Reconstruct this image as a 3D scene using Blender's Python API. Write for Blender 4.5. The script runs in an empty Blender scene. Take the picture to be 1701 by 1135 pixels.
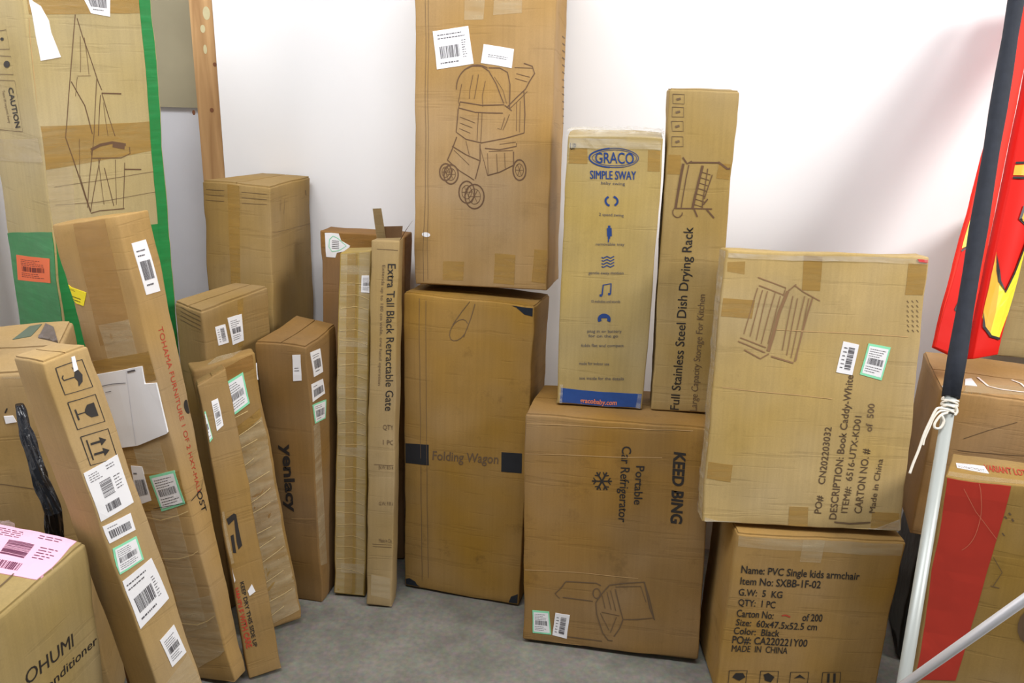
import bpy, bmesh, math, random
from mathutils import Vector, Matrix, Euler, noise

# ------------------------------------------------------------------ camera, world, lights, exposure
SC = bpy.context.scene
COL = SC.collection
W, H, FPX = 1701, 1135, 1400.0
CAM_Z, PITCH, ROLL = 1.55, math.radians(17.3), math.radians(1.5)
_f = Vector((0, math.cos(PITCH), -math.sin(PITCH)))
_u0 = Vector((0, math.sin(PITCH), math.cos(PITCH)))
_x0 = Vector((1, 0, 0))
_x = math.cos(ROLL) * _x0 + math.sin(ROLL) * _u0
_u = -math.sin(ROLL) * _x0 + math.cos(ROLL) * _u0
CAM = Vector((0, 0, CAM_Z))
cd = bpy.data.cameras.new('camera')
cd.sensor_width = 36.0
cd.lens = 36.0 * FPX / W
cd.clip_start = 0.05
cam = bpy.data.objects.new('camera', cd)
COL.objects.link(cam)
cam.matrix_world = Matrix(((_x.x, _u.x, -_f.x, 0), (_x.y, _u.y, -_f.y, 0), (_x.z, _u.z, -_f.z, CAM_Z), (0, 0, 0, 1)))
SC.camera = cam

world = bpy.data.worlds.new('world')
SC.world = world
world.use_nodes = True
world.node_tree.nodes['Background'].inputs[0].default_value = (0.93, 0.97, 1.0, 1)
world.node_tree.nodes['Background'].inputs[1].default_value = 0.2


def area(name, loc, target, sx, sy, power, color):
    l = bpy.data.lights.new(name, 'AREA')
    l.shape = 'RECTANGLE'
    l.size, l.size_y, l.energy, l.color = sx, sy, power, color
    o = bpy.data.objects.new(name, l)
    COL.objects.link(o)
    o.location = loc
    o.rotation_euler = (Vector(target) - Vector(loc)).to_track_quat('-Z', 'Y').to_euler()
    return o


area('key_light_right', (3.1, 0.45, 2.85), (0.0, 2.3, 1.1), 1.1, 0.8, 112, (1.0, 0.97, 0.93))
area('ceiling_light', (-0.5, 0.9, 3.1), (-0.2, 2.3, 0.9), 2.6, 0.6, 72, (0.98, 0.99, 1.0))
SC.view_settings.view_transform = 'Standard'
SC.view_settings.look = 'None'
SC.view_settings.exposure = 0.0
SC.view_settings.gamma = 1.0
SC.view_settings.use_curve_mapping = False


# ------------------------------------------------------------------ pixel helpers (used to measure places on surfaces)
def ray(px, py):
    return (_f + _x * ((px - W / 2) / FPX) - _u * ((py - H / 2) / FPX))


def unproj(px, py, depth):
    return CAM + ray(px, py) * depth


def project(p):
    q = p - CAM
    d = q.dot(_f)
    return W / 2 + FPX * q.dot(_x) / d, H / 2 - FPX * q.dot(_u) / d


def on_plane(px, py, p0, n):
    r = ray(px, py)
    return CAM + r * ((p0 - CAM).dot(n) / r.dot(n))


def srgb(r, g, b):
    def f(c):
        c /= 255.0
        return c / 12.92 if c <= 0.04045 else ((c + 0.055) / 1.055) ** 2.4
    return (f(r), f(g), f(b), 1.0)


# ------------------------------------------------------------------ materials
MATS = {}


def new_mat(name):
    m = bpy.data.materials.new(name)
    m.use_nodes = True
    nt = m.node_tree
    return m, nt, nt.nodes['Principled BSDF']


def plain(name, rgb, rough=0.6, metal=0.0, var=0.0, alpha=None, bump=0.0, scale=60.0, spec=0.5):
    if name in MATS:
        return MATS[name]
    m, nt, b = new_mat(name)
    b.inputs['Base Color'].default_value = srgb(*rgb)
    b.inputs['Roughness'].default_value = rough
    b.inputs['Metallic'].default_value = metal
    b.inputs['Specular IOR Level'].default_value = spec
    tc = nt.nodes.new('ShaderNodeTexCoord')
    n = nt.nodes.new('ShaderNodeTexNoise')
    n.inputs['Scale'].default_value = scale
    n.inputs['Detail'].default_value = 4
    nt.links.new(tc.outputs['Object'], n.inputs['Vector'])
    if var:
        h = nt.nodes.new('ShaderNodeHueSaturation')
        h.inputs['Color'].default_value = srgb(*rgb)
        mr = nt.nodes.new('ShaderNodeMapRange')
        mr.inputs[1].default_value, mr.inputs[2].default_value = 0.3, 0.7
        mr.inputs[3].default_value, mr.inputs[4].default_value = 1 - var, 1 + var
        nt.links.new(n.outputs['Fac'], mr.inputs[0])
        nt.links.new(mr.outputs[0], h.inputs['Value'])
        nt.links.new(h.outputs[0], b.inputs['Base Color'])
    if bump:
        bp = nt.nodes.new('ShaderNodeBump')
        bp.inputs['Strength'].default_value = bump
        bp.inputs['Distance'].default_value = 0.004
        nt.links.new(n.outputs['Fac'], bp.inputs['Height'])
        nt.links.new(bp.outputs[0], b.inputs['Normal'])
    if alpha is not None:
        b.inputs['Alpha'].default_value = alpha
    MATS[name] = m
    return m


def card_mat(rgb, seed, dirt=0.35, horizontal=False):
    """corrugated cardboard: kraft colour with cloudy variation, fine flutes, creases, scuffs"""
    m, nt, b = new_mat('cardboard')
    N, L = nt.nodes, nt.links
    b.inputs['Roughness'].default_value = 0.72
    b.inputs['Specular IOR Level'].default_value = 0.25
    tc = N.new('ShaderNodeTexCoord')
    mp = N.new('ShaderNodeMapping')
    mp.inputs['Location'].default_value = (seed * 3.1, seed * 1.7, seed * 0.9)
    L.new(tc.outputs['Object'], mp.inputs['Vector'])

    def noi(scale, detail, sc=None, rough=0.55):
        n = N.new('ShaderNodeTexNoise')
        n.inputs['Scale'].default_value = scale
        n.inputs['Detail'].default_value = detail
        n.inputs['Roughness'].default_value = rough
        src = mp
        if sc:
            m2 = N.new('ShaderNodeMapping')
            m2.inputs['Scale'].default_value = sc
            L.new(mp.outputs[0], m2.inputs['Vector'])
            src = m2
        L.new(src.outputs[0], n.inputs['Vector'])
        return n

    def rng(src, a, bb, lo, hi):
        r = N.new('ShaderNodeMapRange')
        r.inputs[1].default_value, r.inputs[2].default_value = a, bb
        r.inputs[3].default_value, r.inputs[4].default_value = lo, hi
        L.new(src.outputs['Fac'] if 'Fac' in src.outputs else src.outputs[0], r.inputs[0])
        return r

    def mul(a, bb):
        x = N.new('ShaderNodeMath')
        x.operation = 'MULTIPLY'
        L.new(a.outputs[0], x.inputs[0])
        L.new(bb.outputs[0], x.inputs[1])
        return x
    big = rng(noi(5, 3), 0.3, 0.7, 0.90, 1.08)
    flute_scale = (6, 6, 140) if horizontal else (110, 110, 3)
    fl = rng(noi(1.0, 2, flute_scale), 0.35, 0.65, 0.965, 1.035)
    crease_n = noi(1.0, 3, (2.5, 2.5, 38), 0.7)
    cr = rng(crease_n, 0.36, 0.42, 0.93, 1.0)
    fine = rng(noi(320, 2), 0.3, 0.7, 0.96, 1.04)
    dirtn = rng(noi(9, 6, None, 0.72), 0.28, 0.42, 1 - dirt, 1.0)
    v = mul(mul(mul(mul(big, fl), cr), fine), dirtn)
    hs = N.new('ShaderNodeHueSaturation')
    g = 0.35 * rgb[0] + 0.5 * rgb[1] + 0.15 * rgb[2]
    rgb = [(t * 0.92 + g * 0.08) * k for t, k in zip(rgb, (0.865, 0.885, 0.845))]
    hs.inputs['Color'].default_value = srgb(*rgb)
    L.new(v.outputs[0], hs.inputs['Value'])
    satn = rng(noi(3.3, 2), 0.3, 0.7, 0.90, 1.14)
    L.new(satn.outputs[0], hs.inputs['Saturation'])
    L.new(hs.outputs[0], b.inputs['Base Color'])
    bp = N.new('ShaderNodeBump')
    bp.inputs['Strength'].default_value = 0.55
    bp.inputs['Distance'].default_value = 0.0016
    ad = N.new('ShaderNodeMath')
    ad.operation = 'ADD'
    L.new(fl.outputs[0], ad.inputs[0])
    m3 = N.new('ShaderNodeMath')
    m3.operation = 'MULTIPLY'
    m3.inputs[1].default_value = 5.0
    L.new(cr.outputs[0], m3.inputs[0])
    L.new(m3.outputs[0], ad.inputs[1])
    L.new(ad.outputs[0], bp.inputs['Height'])
    L.new(bp.outputs[0], b.inputs['Normal'])
    return m


def tape_mat(name, rgb, alpha, rough=0.28, streak=True):
    if name in MATS:
        return MATS[name]
    m, nt, b = new_mat(name)
    N, L = nt.nodes, nt.links
    b.inputs['Base Color'].default_value = srgb(*rgb)
    b.inputs['Roughness'].default_value = rough
    tc = N.new('ShaderNodeTexCoord')
    mp = N.new('ShaderNodeMapping')
    mp.inputs['Scale'].default_value = (9, 9, 60)
    n = N.new('ShaderNodeTexNoise')
    n.inputs['Scale'].default_value = 1.0
    n.inputs['Detail'].default_value = 4
    L.new(tc.outputs['Object'], mp.inputs[0])
    L.new(mp.outputs[0], n.inputs['Vector'])
    r = N.new('ShaderNodeMapRange')
    r.inputs[1].default_value, r.inputs[2].default_value = 0.3, 0.7
    r.inputs[3].default_value, r.inputs[4].default_value = alpha - 0.15, min(1, alpha + 0.15)
    L.new(n.outputs['Fac'], r.inputs[0])
    L.new(r.outputs[0], b.inputs['Alpha'])
    bp = N.new('ShaderNodeBump')
    bp.inputs['Strength'].default_value = 0.5
    bp.inputs['Distance'].default_value = 0.003
    L.new(n.outputs['Fac'], bp.inputs['Height'])
    L.new(bp.outputs[0], b.inputs['Normal'])
    MATS[name] = m
    return m


TAPE = tape_mat('brown_packing_tape', (176, 138, 70), 0.55)
TAPE_DARK = tape_mat('dark_packing_tape', (156, 114, 58), 0.62)
TAPE_CLEAR = tape_mat('clear_packing_tape', (214, 196, 160), 0.30, 0.16)
FILM = tape_mat('clear_plastic_film', (226, 222, 212), 0.20, 0.12)
INK = plain('black_ink', (42, 36, 32), 0.6)
INK_SOFT = plain('faded_ink', (104, 82, 58), 0.7)
INK_BROWN = plain('brown_drawing_ink', (98, 70, 46), 0.7)
INK_GREY = plain('grey_ink', (88, 84, 88), 0.6)
INK_RED = plain('red_ink', (176, 62, 40), 0.6)
INK_BLUE = plain('blue_ink', (34, 62, 120), 0.5)
INK_ORANGE = plain('orange_ink', (222, 130, 92), 0.5)
LABEL_WHITE = plain('white_label_paper', (236, 234, 236), 0.45)
LABEL_GREEN = plain('green_label_edge', (142, 222, 178), 0.45)
PAPER = plain('white_paper', (238, 238, 242), 0.6, var=0.02, scale=8)
GREEN_WRAP = tape_mat('green_tape', (40, 134, 70), 0.98, 0.3)

# ------------------------------------------------------------------ box poses (root, euler, eight local corners)
POSES = {
  'N': ([-0.1172, 2.3749, 0.0036], [-0.0302, 0.0025, -0.2419], [[-0.1845, -0.1016, 0.0], [-0.1994, -0.1023, 0.9481], [-0.1845, 0.1025, 0.0], [-0.1994, 0.1017, 0.9481], [0.1857, -0.1022, -0.0], [0.1961, -0.1007, 0.945], [0.1857, 0.1018, -0.0], [0.1951, 0.1005, 0.9358]]),
  'P': ([0.3083, 2.1597, 0.0099], [-0.0385, -0.0179, -0.1604], [[-0.2417, -0.1389, -0.0], [-0.2479, -0.1402, 0.6873], [-0.2417, 0.144, -0.0], [-0.2552, 0.1393, 0.6792], [0.2479, -0.143, -0.0001], [0.2482, -0.1417, 0.6818], [0.2479, 0.1399, -0.0001], [0.2482, 0.1411, 0.6818]]),
  'T': ([0.775, 1.9897, 0.005], [0.0084, 0.0192, -0.0236], [[-0.2093, -0.125, -0.0], [-0.2073, -0.1251, 0.4735], [-0.2093, 0.125, -0.0], [-0.2073, 0.1249, 0.4735], [0.2093, -0.125, 0.0], [0.2098, -0.125, 0.4741], [0.2093, 0.125, -0.0], [0.2098, 0.125, 0.4741]]),
  'G': ([-0.8121, 2.576, 0.0053], [-0.0182, 0.0248, -0.1851], [[-0.0992, -0.1575, 0.0], [-0.1073, -0.1585, 1.232], [-0.0992, 0.1575, 0.0], [-0.0821, 0.1603, 1.23], [0.0992, -0.1575, 0.0], [0.1047, -0.1567, 1.23], [0.0992, 0.1575, 0.0], [0.0864, 0.1552, 1.2307]]),
  'Hh': ([-0.8223, 2.3017, 0.0049], [0.0307, 0.0296, -0.5319], [[-0.0554, -0.1066, -0.0], [-0.0554, -0.1066, 0.9494], [-0.0554, 0.1066, 0.0], [-0.0554, 0.1066, 0.9494], [0.0554, -0.1066, 0.0], [0.056, -0.1103, 0.9395], [0.0554, 0.1066, -0.0], [0.0655, 0.1176, 0.9619]]),
  'Y': ([-0.6098, 2.3452, 0.0057], [0.0437, 0.0101, -0.207], [[-0.0708, -0.1084, -0.0], [-0.079, -0.1099, 0.8367], [-0.0708, 0.1084, -0.0], [-0.0625, 0.1122, 0.8416], [0.0714, -0.1052, -0.0001], [0.0755, -0.1074, 0.836], [0.0714, 0.1116, -0.0001], [0.0654, 0.105, 0.8298]]),
  'K': ([-0.4748, 2.3081, 0.0056], [-0.0855, 0.0264, -0.0556], [[-0.0543, -0.0495, -0.0], [-0.0485, -0.0509, 1.0629], [-0.0543, 0.0505, -0.0], [-0.0485, 0.0491, 1.0629], [0.0536, -0.0506, 0.0], [0.0491, -0.0491, 1.0723], [0.0536, 0.0494, 0.0], [0.0491, 0.0509, 1.0723]]),
  'M': ([-0.3697, 2.2705, 0.004], [-0.0856, 0.0153, -0.0689], [[-0.044, -0.033, 0.0002], [-0.0399, -0.0358, 1.112], [-0.044, 0.038, 0.0002], [-0.0399, 0.0352, 1.112], [0.0407, -0.0348, 0.0], [0.0401, -0.0358, 1.1129], [0.0452, 0.0359, 0.0001], [0.0413, 0.0361, 1.1166]]),
  'L': ([-0.4696, 2.54, 0.0029], [-0.0306, 0.0104, -0.0843], [[-0.1291, -0.05, -0.0], [-0.1287, -0.0498, 1.0903], [-0.1291, 0.05, -0.0], [-0.1287, 0.0502, 1.0903], [0.1291, -0.05, -0.0], [0.1288, -0.0502, 1.089], [0.1291, 0.05, -0.0], [0.1288, 0.0498, 1.089]]),
  'O': ([-0.0745, 2.4663, 0.9642], [-0.0828, -0.0161, -0.1666], [[-0.1924, -0.1268, 0.0001], [-0.1916, -0.1278, 0.95], [-0.1924, 0.1288, 0.0001], [-0.1916, 0.1278, 0.95], [0.194, -0.1273, 0.0], [0.1916, -0.1278, 0.95], [0.194, 0.1283, 0.0], [0.1916, 0.1278, 0.95]]),
  'Q': ([0.2523, 2.2437, 0.6956], [0.0146, 0.0026, -0.1076], [[-0.1179, -0.0997, -0.0], [-0.1182, -0.1002, 0.7184], [-0.1179, 0.1003, -0.0], [-0.1182, 0.0998, 0.7184], [0.1182, -0.1003, 0.0], [0.1179, -0.0998, 0.7195], [0.1182, 0.0997, 0.0], [0.1179, 0.1002, 0.7195]]),
  'R': ([0.471, 2.1786, 0.6953], [-0.0, -0.0215, -0.1221], [[-0.0812, -0.0597, 0.0], [-0.0809, -0.0599, 0.8303], [-0.0812, 0.0602, 0.0], [-0.0809, 0.0601, 0.8303], [0.0824, -0.0609, -0.0], [0.0801, -0.0602, 0.8298], [0.0824, 0.0591, -0.0], [0.0801, 0.0598, 0.8298]]),
  'S': ([0.7373, 1.922, 0.4876], [-0.1377, 0.0009, -0.0503], [[-0.2466, -0.0408, -0.0002], [-0.2358, -0.0392, 0.6814], [-0.2466, 0.038, -0.0002], [-0.2358, 0.0396, 0.6814], [0.2442, -0.0391, 0.0001], [0.2381, -0.0395, 0.6819], [0.2442, 0.0397, 0.0001], [0.2381, 0.0393, 0.6819]]),
  'A': ([-1.1828, 2.2986, 0.0097], [0.0555, -0.0159, 0.9232], [[-0.1565, -0.1291, -0.0], [-0.1565, -0.1291, 1.95], [-0.1565, 0.1291, -0.0], [-0.1565, 0.1291, 1.95], [0.1565, -0.1291, -0.0], [0.1565, -0.1291, 1.95], [0.1565, 0.1291, -0.0], [0.1565, 0.1291, 1.95]]),
  'B': ([-0.7788, 1.8994, 0.0131], [0.0413, -0.124, -0.2803], [[-0.0922, -0.0412, 0.0], [-0.0961, -0.0439, 1.222], [-0.0922, 0.0412, 0.0], [-0.0961, 0.0384, 1.222], [0.0922, -0.0412, 0.0], [0.0858, -0.0423, 1.2292], [0.0922, 0.0412, 0.0], [0.1034, 0.0451, 1.2272]]),
  'C': ([-0.66, 1.9129, 0.0063], [-0.1126, -0.0782, 0.4692], [[-0.0505, -0.0217, 0.0008], [-0.0384, -0.0311, 0.8198], [-0.0505, 0.0283, 0.0008], [-0.0384, 0.0189, 0.8198], [0.038, -0.023, 0.0007], [0.0341, -0.0169, 0.8447], [0.038, 0.0269, 0.0007], [0.0341, 0.0331, 0.8447]]),
  'DD': ([-0.6746, 2.1098, 0.0099], [-0.0566, -0.1034, 0.4545], [[-0.08, -0.03, 0.0], [-0.08, -0.03, 0.8131], [-0.08, 0.03, 0.0], [-0.08, 0.03, 0.8131], [0.0762, -0.0262, 0.0006], [0.082, -0.0268, 0.8254], [0.0762, 0.0338, 0.0006], [0.082, 0.0332, 0.8254]]),
  'I': ([-0.6346, 1.4426, 0.0135], [-0.1619, -0.1044, 1.0336], [[-0.046, -0.0544, 0.0], [-0.0459, -0.0546, 1.0638], [-0.046, 0.0544, -0.0], [-0.0432, 0.0518, 1.0666], [0.046, -0.0544, 0.0], [0.0446, -0.0536, 1.0615], [0.046, 0.0544, -0.0], [0.0446, 0.0552, 1.0615]]),
  'F': ([-0.9984, 1.2164, 0.0227], [0.0709, -0.0492, 1.3481], [[-0.2586, -0.14, -0.0], [-0.2586, -0.14, 0.6778], [-0.2586, 0.14, -0.0], [-0.2586, 0.14, 0.6778], [0.2586, -0.14, -0.0], [0.2547, -0.1331, 0.6714], [0.2586, 0.14, -0.0], [0.2547, 0.1469, 0.6714]]),
  'E': ([-1.2066, 1.779, 0.0128], [0.0759, -0.0179, 0.2214], [[-0.2251, -0.1147, -0.0], [-0.2251, -0.1147, 0.9497], [-0.2251, 0.1147, -0.0], [-0.2251, 0.1147, 0.9497], [0.2251, -0.1147, -0.0], [0.2255, -0.119, 0.9394], [0.2251, 0.1147, 0.0], [0.2248, 0.1207, 0.964]]),
  'U': ([1.4061, 2.0886, 0.0082], [0.0109, 0.0216, -0.2919], [[-0.3, -0.1605, 0.0], [-0.3005, -0.1606, 0.8133], [-0.3, 0.1605, 0.0], [-0.2938, 0.1625, 0.8136], [0.3, -0.1605, 0.0], [0.3, -0.1605, 0.813], [0.3, 0.1605, 0.0], [0.3, 0.1605, 0.813]]),
  'V': ([1.2986, 1.7124, 0.0055], [0.0149, -0.0166, -0.3399], [[-0.275, -0.067, -0.0], [-0.2894, -0.0724, 0.7205], [-0.275, 0.067, -0.0], [-0.2588, 0.0714, 0.7169], [0.275, -0.067, 0.0], [0.275, -0.067, 0.7211], [0.275, 0.067, -0.0], [0.275, 0.067, 0.7211]]),
  'X': ([1.58, 2.3447, 0.8325], [-0.0117, 0.0256, -0.1548], [[-0.2003, -0.1078, 0.0], [-0.2002, -0.1101, 0.4], [-0.2003, 0.1123, 0.0], [-0.2002, 0.1101, 0.4], [0.2002, -0.1101, 0.0], [0.2002, -0.1101, 0.4], [0.2002, 0.1101, 0.0], [0.2002, 0.1101, 0.4]]),
  'J': ([-0.7887, 1.5568, 0.0036], [-0.0511, -0.0515, 0.3034], [[-0.0205, -0.05, -0.0], [-0.0199, -0.0504, 0.6185], [-0.0205, 0.05, 0.0], [-0.0199, 0.0496, 0.6185], [0.0205, -0.05, -0.0], [0.0202, -0.0497, 0.62], [0.0205, 0.05, 0.0], [0.0202, 0.0503, 0.62]]),
}


for _k, _d in {'P': (.006, 0, 0), 'M': (-.008, -.028, 0), 'K': (-.006, 0, 0), 'G': (0, .014, 0), 'S': (0, -.002, .006), 'Q': (0, 0, .009), 'R': (0, 0, .009),
               'F': (-.014, 0, 0), 'C': (.018, 0, 0), 'O': (0, 0, .006), 'I': (.004, .004, 0), 'N': (.003, 0, 0)}.items():
    POSES[_k] = ([a + b for a, b in zip(POSES[_k][0], _d)],) + tuple(POSES[_k][1:])      # settle touching boxes apart
for _c in POSES['K'][2]:
    _c[0] *= .92
for _c in POSES['N'][2]:
    _c[0] = max(_c[0], -.191)
for _c in POSES['M'][2]:
    _c[0] = min(_c[0], .036)
for _i in (2, 3):
    POSES['P'][2][_i][0] += .022
for _i, _z in ((2, 0), (6, 0)):
    POSES['B'][2][_i][1] -= .035

noise.seed_set(7)
random.seed(7)
FACE = {'front': lambda u, v: (u, 0, v), 'left': lambda u, v: (0, 1 - u, v), 'right': lambda u, v: (1, u, v),
        'top': lambda u, v: (u, v, 1), 'back': lambda u, v: (1 - u, 1, v), 'bottom': lambda u, v: (u, 1 - v, 0)}


def link(name, me, mat, parent):
    o = bpy.data.objects.new(name, me)
    COL.objects.link(o)
    if mat:
        me.materials.append(mat)
    if parent:
        o.parent = parent
    return o


def tag(o, label, cat, group=None):
    o['label'] = label
    o['category'] = cat
    if group:
        o['group'] = group
    return o


class Carton:
    def __init__(self, key, name, label, rgb, cat='box', seed=1, bulge=0.004, amp=0.0030, rad=0.0045, dirt=0.3,
                 mat=None, pose=None, body='body', horizontal=False, group='cardboard boxes'):
        loc, rot, cor = pose or POSES[key]
        self.root = bpy.data.objects.new(name, None)
        self.root.empty_display_size = 0.1
        COL.objects.link(self.root)
        self.root.location = loc
        self.root.rotation_euler = rot
        tag(self.root, label, cat, group)
        self.M = Matrix.Translation(loc) @ Euler(rot, 'XYZ').to_matrix().to_4x4()
        k = 0
        self.c = {}
        for a in (0, 1):
            for b in (0, 1):
                for c in (0, 1):
                    self.c[a, b, c] = Vector(cor[k])
                    k += 1
        self.dim = ((self.c[1, 0, 0] - self.c[0, 0, 0]).length, (self.c[0, 1, 0] - self.c[0, 0, 0]).length,
                    (self.c[0, 0, 1] - self.c[0, 0, 0]).length)
        self.bulge, self.amp, self.rad, self.seed = bulge, amp, rad, seed
        self.mat = mat or card_mat(rgb, seed, dirt, horizontal)
        self.decal_n = 0
        if body:
            self.body = self.build_body(body)

    def tri(self, a, b, c):
        C = self.c
        x0 = (C[0, 0, 0] * (1 - a) + C[1, 0, 0] * a) * (1 - b) + (C[0, 1, 0] * (1 - a) + C[1, 1, 0] * a) * b
        x1 = (C[0, 0, 1] * (1 - a) + C[1, 0, 1] * a) * (1 - b) + (C[0, 1, 1] * (1 - a) + C[1, 1, 1] * a) * b
        return x0 * (1 - c) + x1 * c

    def point(self, a, b, c, off=0.0, face=None):
        w = self.dim
        r = self.rad
        p = [a * w[0], b * w[1], c * w[2]]
        q = [min(max(p[i], r), w[i] - r) for i in range(3)]
        d = Vector([p[i] - q[i] for i in range(3)])
        if d.length > 1e-9:
            dn = d.normalized() * r
            a2, b2, c2 = [(q[i] + dn[i]) / w[i] for i in range(3)]
        else:
            a2, b2, c2 = a, b, c
        base = self.tri(a2, b2, c2)
        s = [abs(2 * t - 1) ** 6 for t in (a, b, c)]
        e = min(1.0, (s[0] * s[1] + s[1] * s[2] + s[0] * s[2]) / 1.5)
        g = 0.0 if c < 1e-6 else 1.0
        nv = noise.noise_vector(base * 7.0 + Vector((self.seed * 5.3, 0, self.seed)))
        nv2 = noise.noise_vector(base * 22.0 + Vector((0, self.seed * 2.3, self.seed)))
        amp = self.amp * (0.7 + 1.3 * e)
        base = base + (nv * amp + nv2 * amp * 0.35) * g
        if face:
            u, v = self.uvof(face, a, b, c)
            n = self.normal(face)
            bl = self.bulge * 16 * u * (1 - u) * v * (1 - v) * {'front': 1, 'bottom': 0, 'top': .1}.get(face, .15)
            base = base + n * (bl + off)
        return base

    def uvof(self, face, a, b, c):
        return {'front': (a, c), 'left': (1 - b, c), 'right': (b, c), 'top': (a, b), 'back': (1 - a, c),
                'bottom': (a, 1 - b)}[face]

    def normal(self, face):
        f = FACE[face]
        du = self.tri(*f(1, .5)) - self.tri(*f(0, .5))
        dv = self.tri(*f(.5, 1)) - self.tri(*f(.5, 0))
        return du.cross(dv).normalized()

    def surf(self, face, u, v, off=0.0):
        return self.point(*FACE[face](u, v), off=off, face=face)

    def size(self, face):
        return {'front': (self.dim[0], self.dim[2]), 'back': (self.dim[0], self.dim[2]),
                'left': (self.dim[1], self.dim[2]), 'right': (self.dim[1], self.dim[2]),
                'top': (self.dim[0], self.dim[1]), 'bottom': (self.dim[0], self.dim[1])}[face]

    def uv(self, face, px, py):
        f = FACE[face]
        u = v = 0.5
        for _ in range(25):
            x, y = project(self.M @ self.tri(*f(u, v)))
            h = 1e-4
            xu, yu = project(self.M @ self.tri(*f(u + h, v)))
            xv, yv = project(self.M @ self.tri(*f(u, v + h)))
            a, b, c, d = (xu - x) / h, (xv - x) / h, (yu - y) / h, (yv - y) / h
            det = a * d - b * c
            if abs(det) < 1e-9:
                break
            ex, ey = px - x, py - y
            du, dv = (d * ex - b * ey) / det, (-c * ex + a * ey) / det
            m = max(abs(du), abs(dv), 1e-9)
            k = min(1.0, 0.6 / m)
            u += du * k
            v += dv * k
            if m < 1e-6:
                break
        return (u, v)

    def params(self, n):
        def ax(L):
            r = self.rad / L
            k = max(2, int(L / 0.022))
            return [0, r * 0.4, r] + [r + (1 - 2 * r) * i / k for i in range(1, k)] + [1 - r, 1 - r * 0.4, 1]
        return ax(self.dim[0]), ax(self.dim[1]), ax(self.dim[2])

    def build_body(self, name):
        A, B, C_ = self.params(0)
        bm = bmesh.new()
        cache = {}

        def vert(face, u, v):
            abc = FACE[face](u, v)
            key = tuple(round(t, 5) for t in abc)
            if key not in cache:
                edge = sum(1 for t in abc if t < 1e-5 or t > 1 - 1e-5) > 1
                cache[key] = bm.verts.new(self.point(*abc, face=None if edge else face))
            return cache[key]
        for face, (U, V) in {'front': (A, C_), 'back': (A, C_), 'left': (B, C_), 'right': (B, C_), 'top': (A, B),
                             'bottom': (A, B)}.items():
            for i in range(len(U) - 1):
                for j in range(len(V) - 1):
                    vs = [vert(face, U[i], V[j]), vert(face, U[i + 1], V[j]), vert(face, U[i + 1], V[j + 1]),
                          vert(face, U[i], V[j + 1])]
                    if len(set(vs)) == 4:
                        try:
                            bm.faces.new(vs)
                        except ValueError:
                            pass
        bmesh.ops.recalc_face_normals(bm, faces=bm.faces)
        for f in bm.faces:
            f.smooth = True
        me = bpy.data.meshes.new(name)
        bm.to_mesh(me)
        bm.free()
        return link(name, me, self.mat, self.root)

    # a flat outline (in uv) cut into a grid and laid on the face, with a skirt down to it
    def lay(self, name, face, polys, mat, off=0.0008, skirt=True, parent=None, step=0.022, smooth=True, wrinkle=0.0, over=False):
        su, sv = self.size(face)
        bm = bmesh.new()
        for poly in polys:
            vs = [bm.verts.new((u * su, v * sv, 0)) for u, v in poly]
            try:
                bm.faces.new(vs)
            except ValueError:
                pass
        return self.lay_bm(name, face, bm, mat, off, skirt, parent, step, smooth, wrinkle, over)

    def lay_bm(self, name, face, bm, mat, off, skirt, parent, step, smooth=True, wrinkle=0.0, over=False):
        su, sv = self.size(face)
        if not bm.verts:
            bm.free()
            return None
        bmesh.ops.triangulate(bm, faces=[f for f in bm.faces if len(f.verts) > 4], ngon_method='EAR_CLIP')
        xs = [v.co.x for v in bm.verts]
        ys = [v.co.y for v in bm.verts]
        for lo, hi, no in ((min(xs), max(xs), (1, 0, 0)), (min(ys), max(ys), (0, 1, 0))):
            k = int((hi - lo) / step)
            for i in range(1, k + 1):
                t = lo + (hi - lo) * i / (k + 1)
                bmesh.ops.bisect_plane(bm, geom=bm.verts[:] + bm.edges[:] + bm.faces[:], plane_co=(t * no[0], t * no[1], 0),
                                       plane_no=no, dist=1e-7)
        if skirt:
            be = [e for e in bm.edges if len(e.link_faces) == 1]
            r = bmesh.ops.extrude_edge_only(bm, edges=be)
            for v in [x for x in r['geom'] if isinstance(x, bmesh.types.BMVert)]:
                v.co.z = -1
        for v in bm.verts:
            u_, v_ = v.co.x / su, v.co.y / sv
            low = v.co.z < -0.5
            o = -0.0005 if low else off + (0.00008 if v.co.z > 0.5 else 0)
            if wrinkle and not low:
                o += wrinkle * abs(noise.noise(Vector((v.co.x * 60, v.co.y * 60, self.seed))))
            iu, iv = (0, 0) if over else (self.rad * .9 / su, self.rad * .9 / sv)
            cu, cv = min(max(u_, iu), 1 - iu), min(max(v_, iv), 1 - iv)
            p = self.surf(face, cu, cv, o)
            if over and (cu != u_ or cv != v_):
                f = FACE[face]
                p = p + (self.tri(*f(u_, v_)) - self.tri(*f(cu, cv)))
            v.co = p
        bmesh.ops.recalc_face_normals(bm, faces=bm.faces)
        me = bpy.data.meshes.new(name)
        bm.to_mesh(me)
        bm.free()
        return link(name, me, mat, parent or self.root)

    def pxp(self, face, pts):
        return [self.uv(face, *p) for p in pts]

    def tape(self, face, pts, mat=None, off=0.0005, name='tape', wrinkle=0.0):
        self.decal_n += 1
        return self.lay(name, face, [self.pxp(face, pts)], mat or TAPE, off + 0.00006 * self.decal_n, True, wrinkle=wrinkle,
                        step=0.012 if wrinkle else 0.022)

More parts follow.
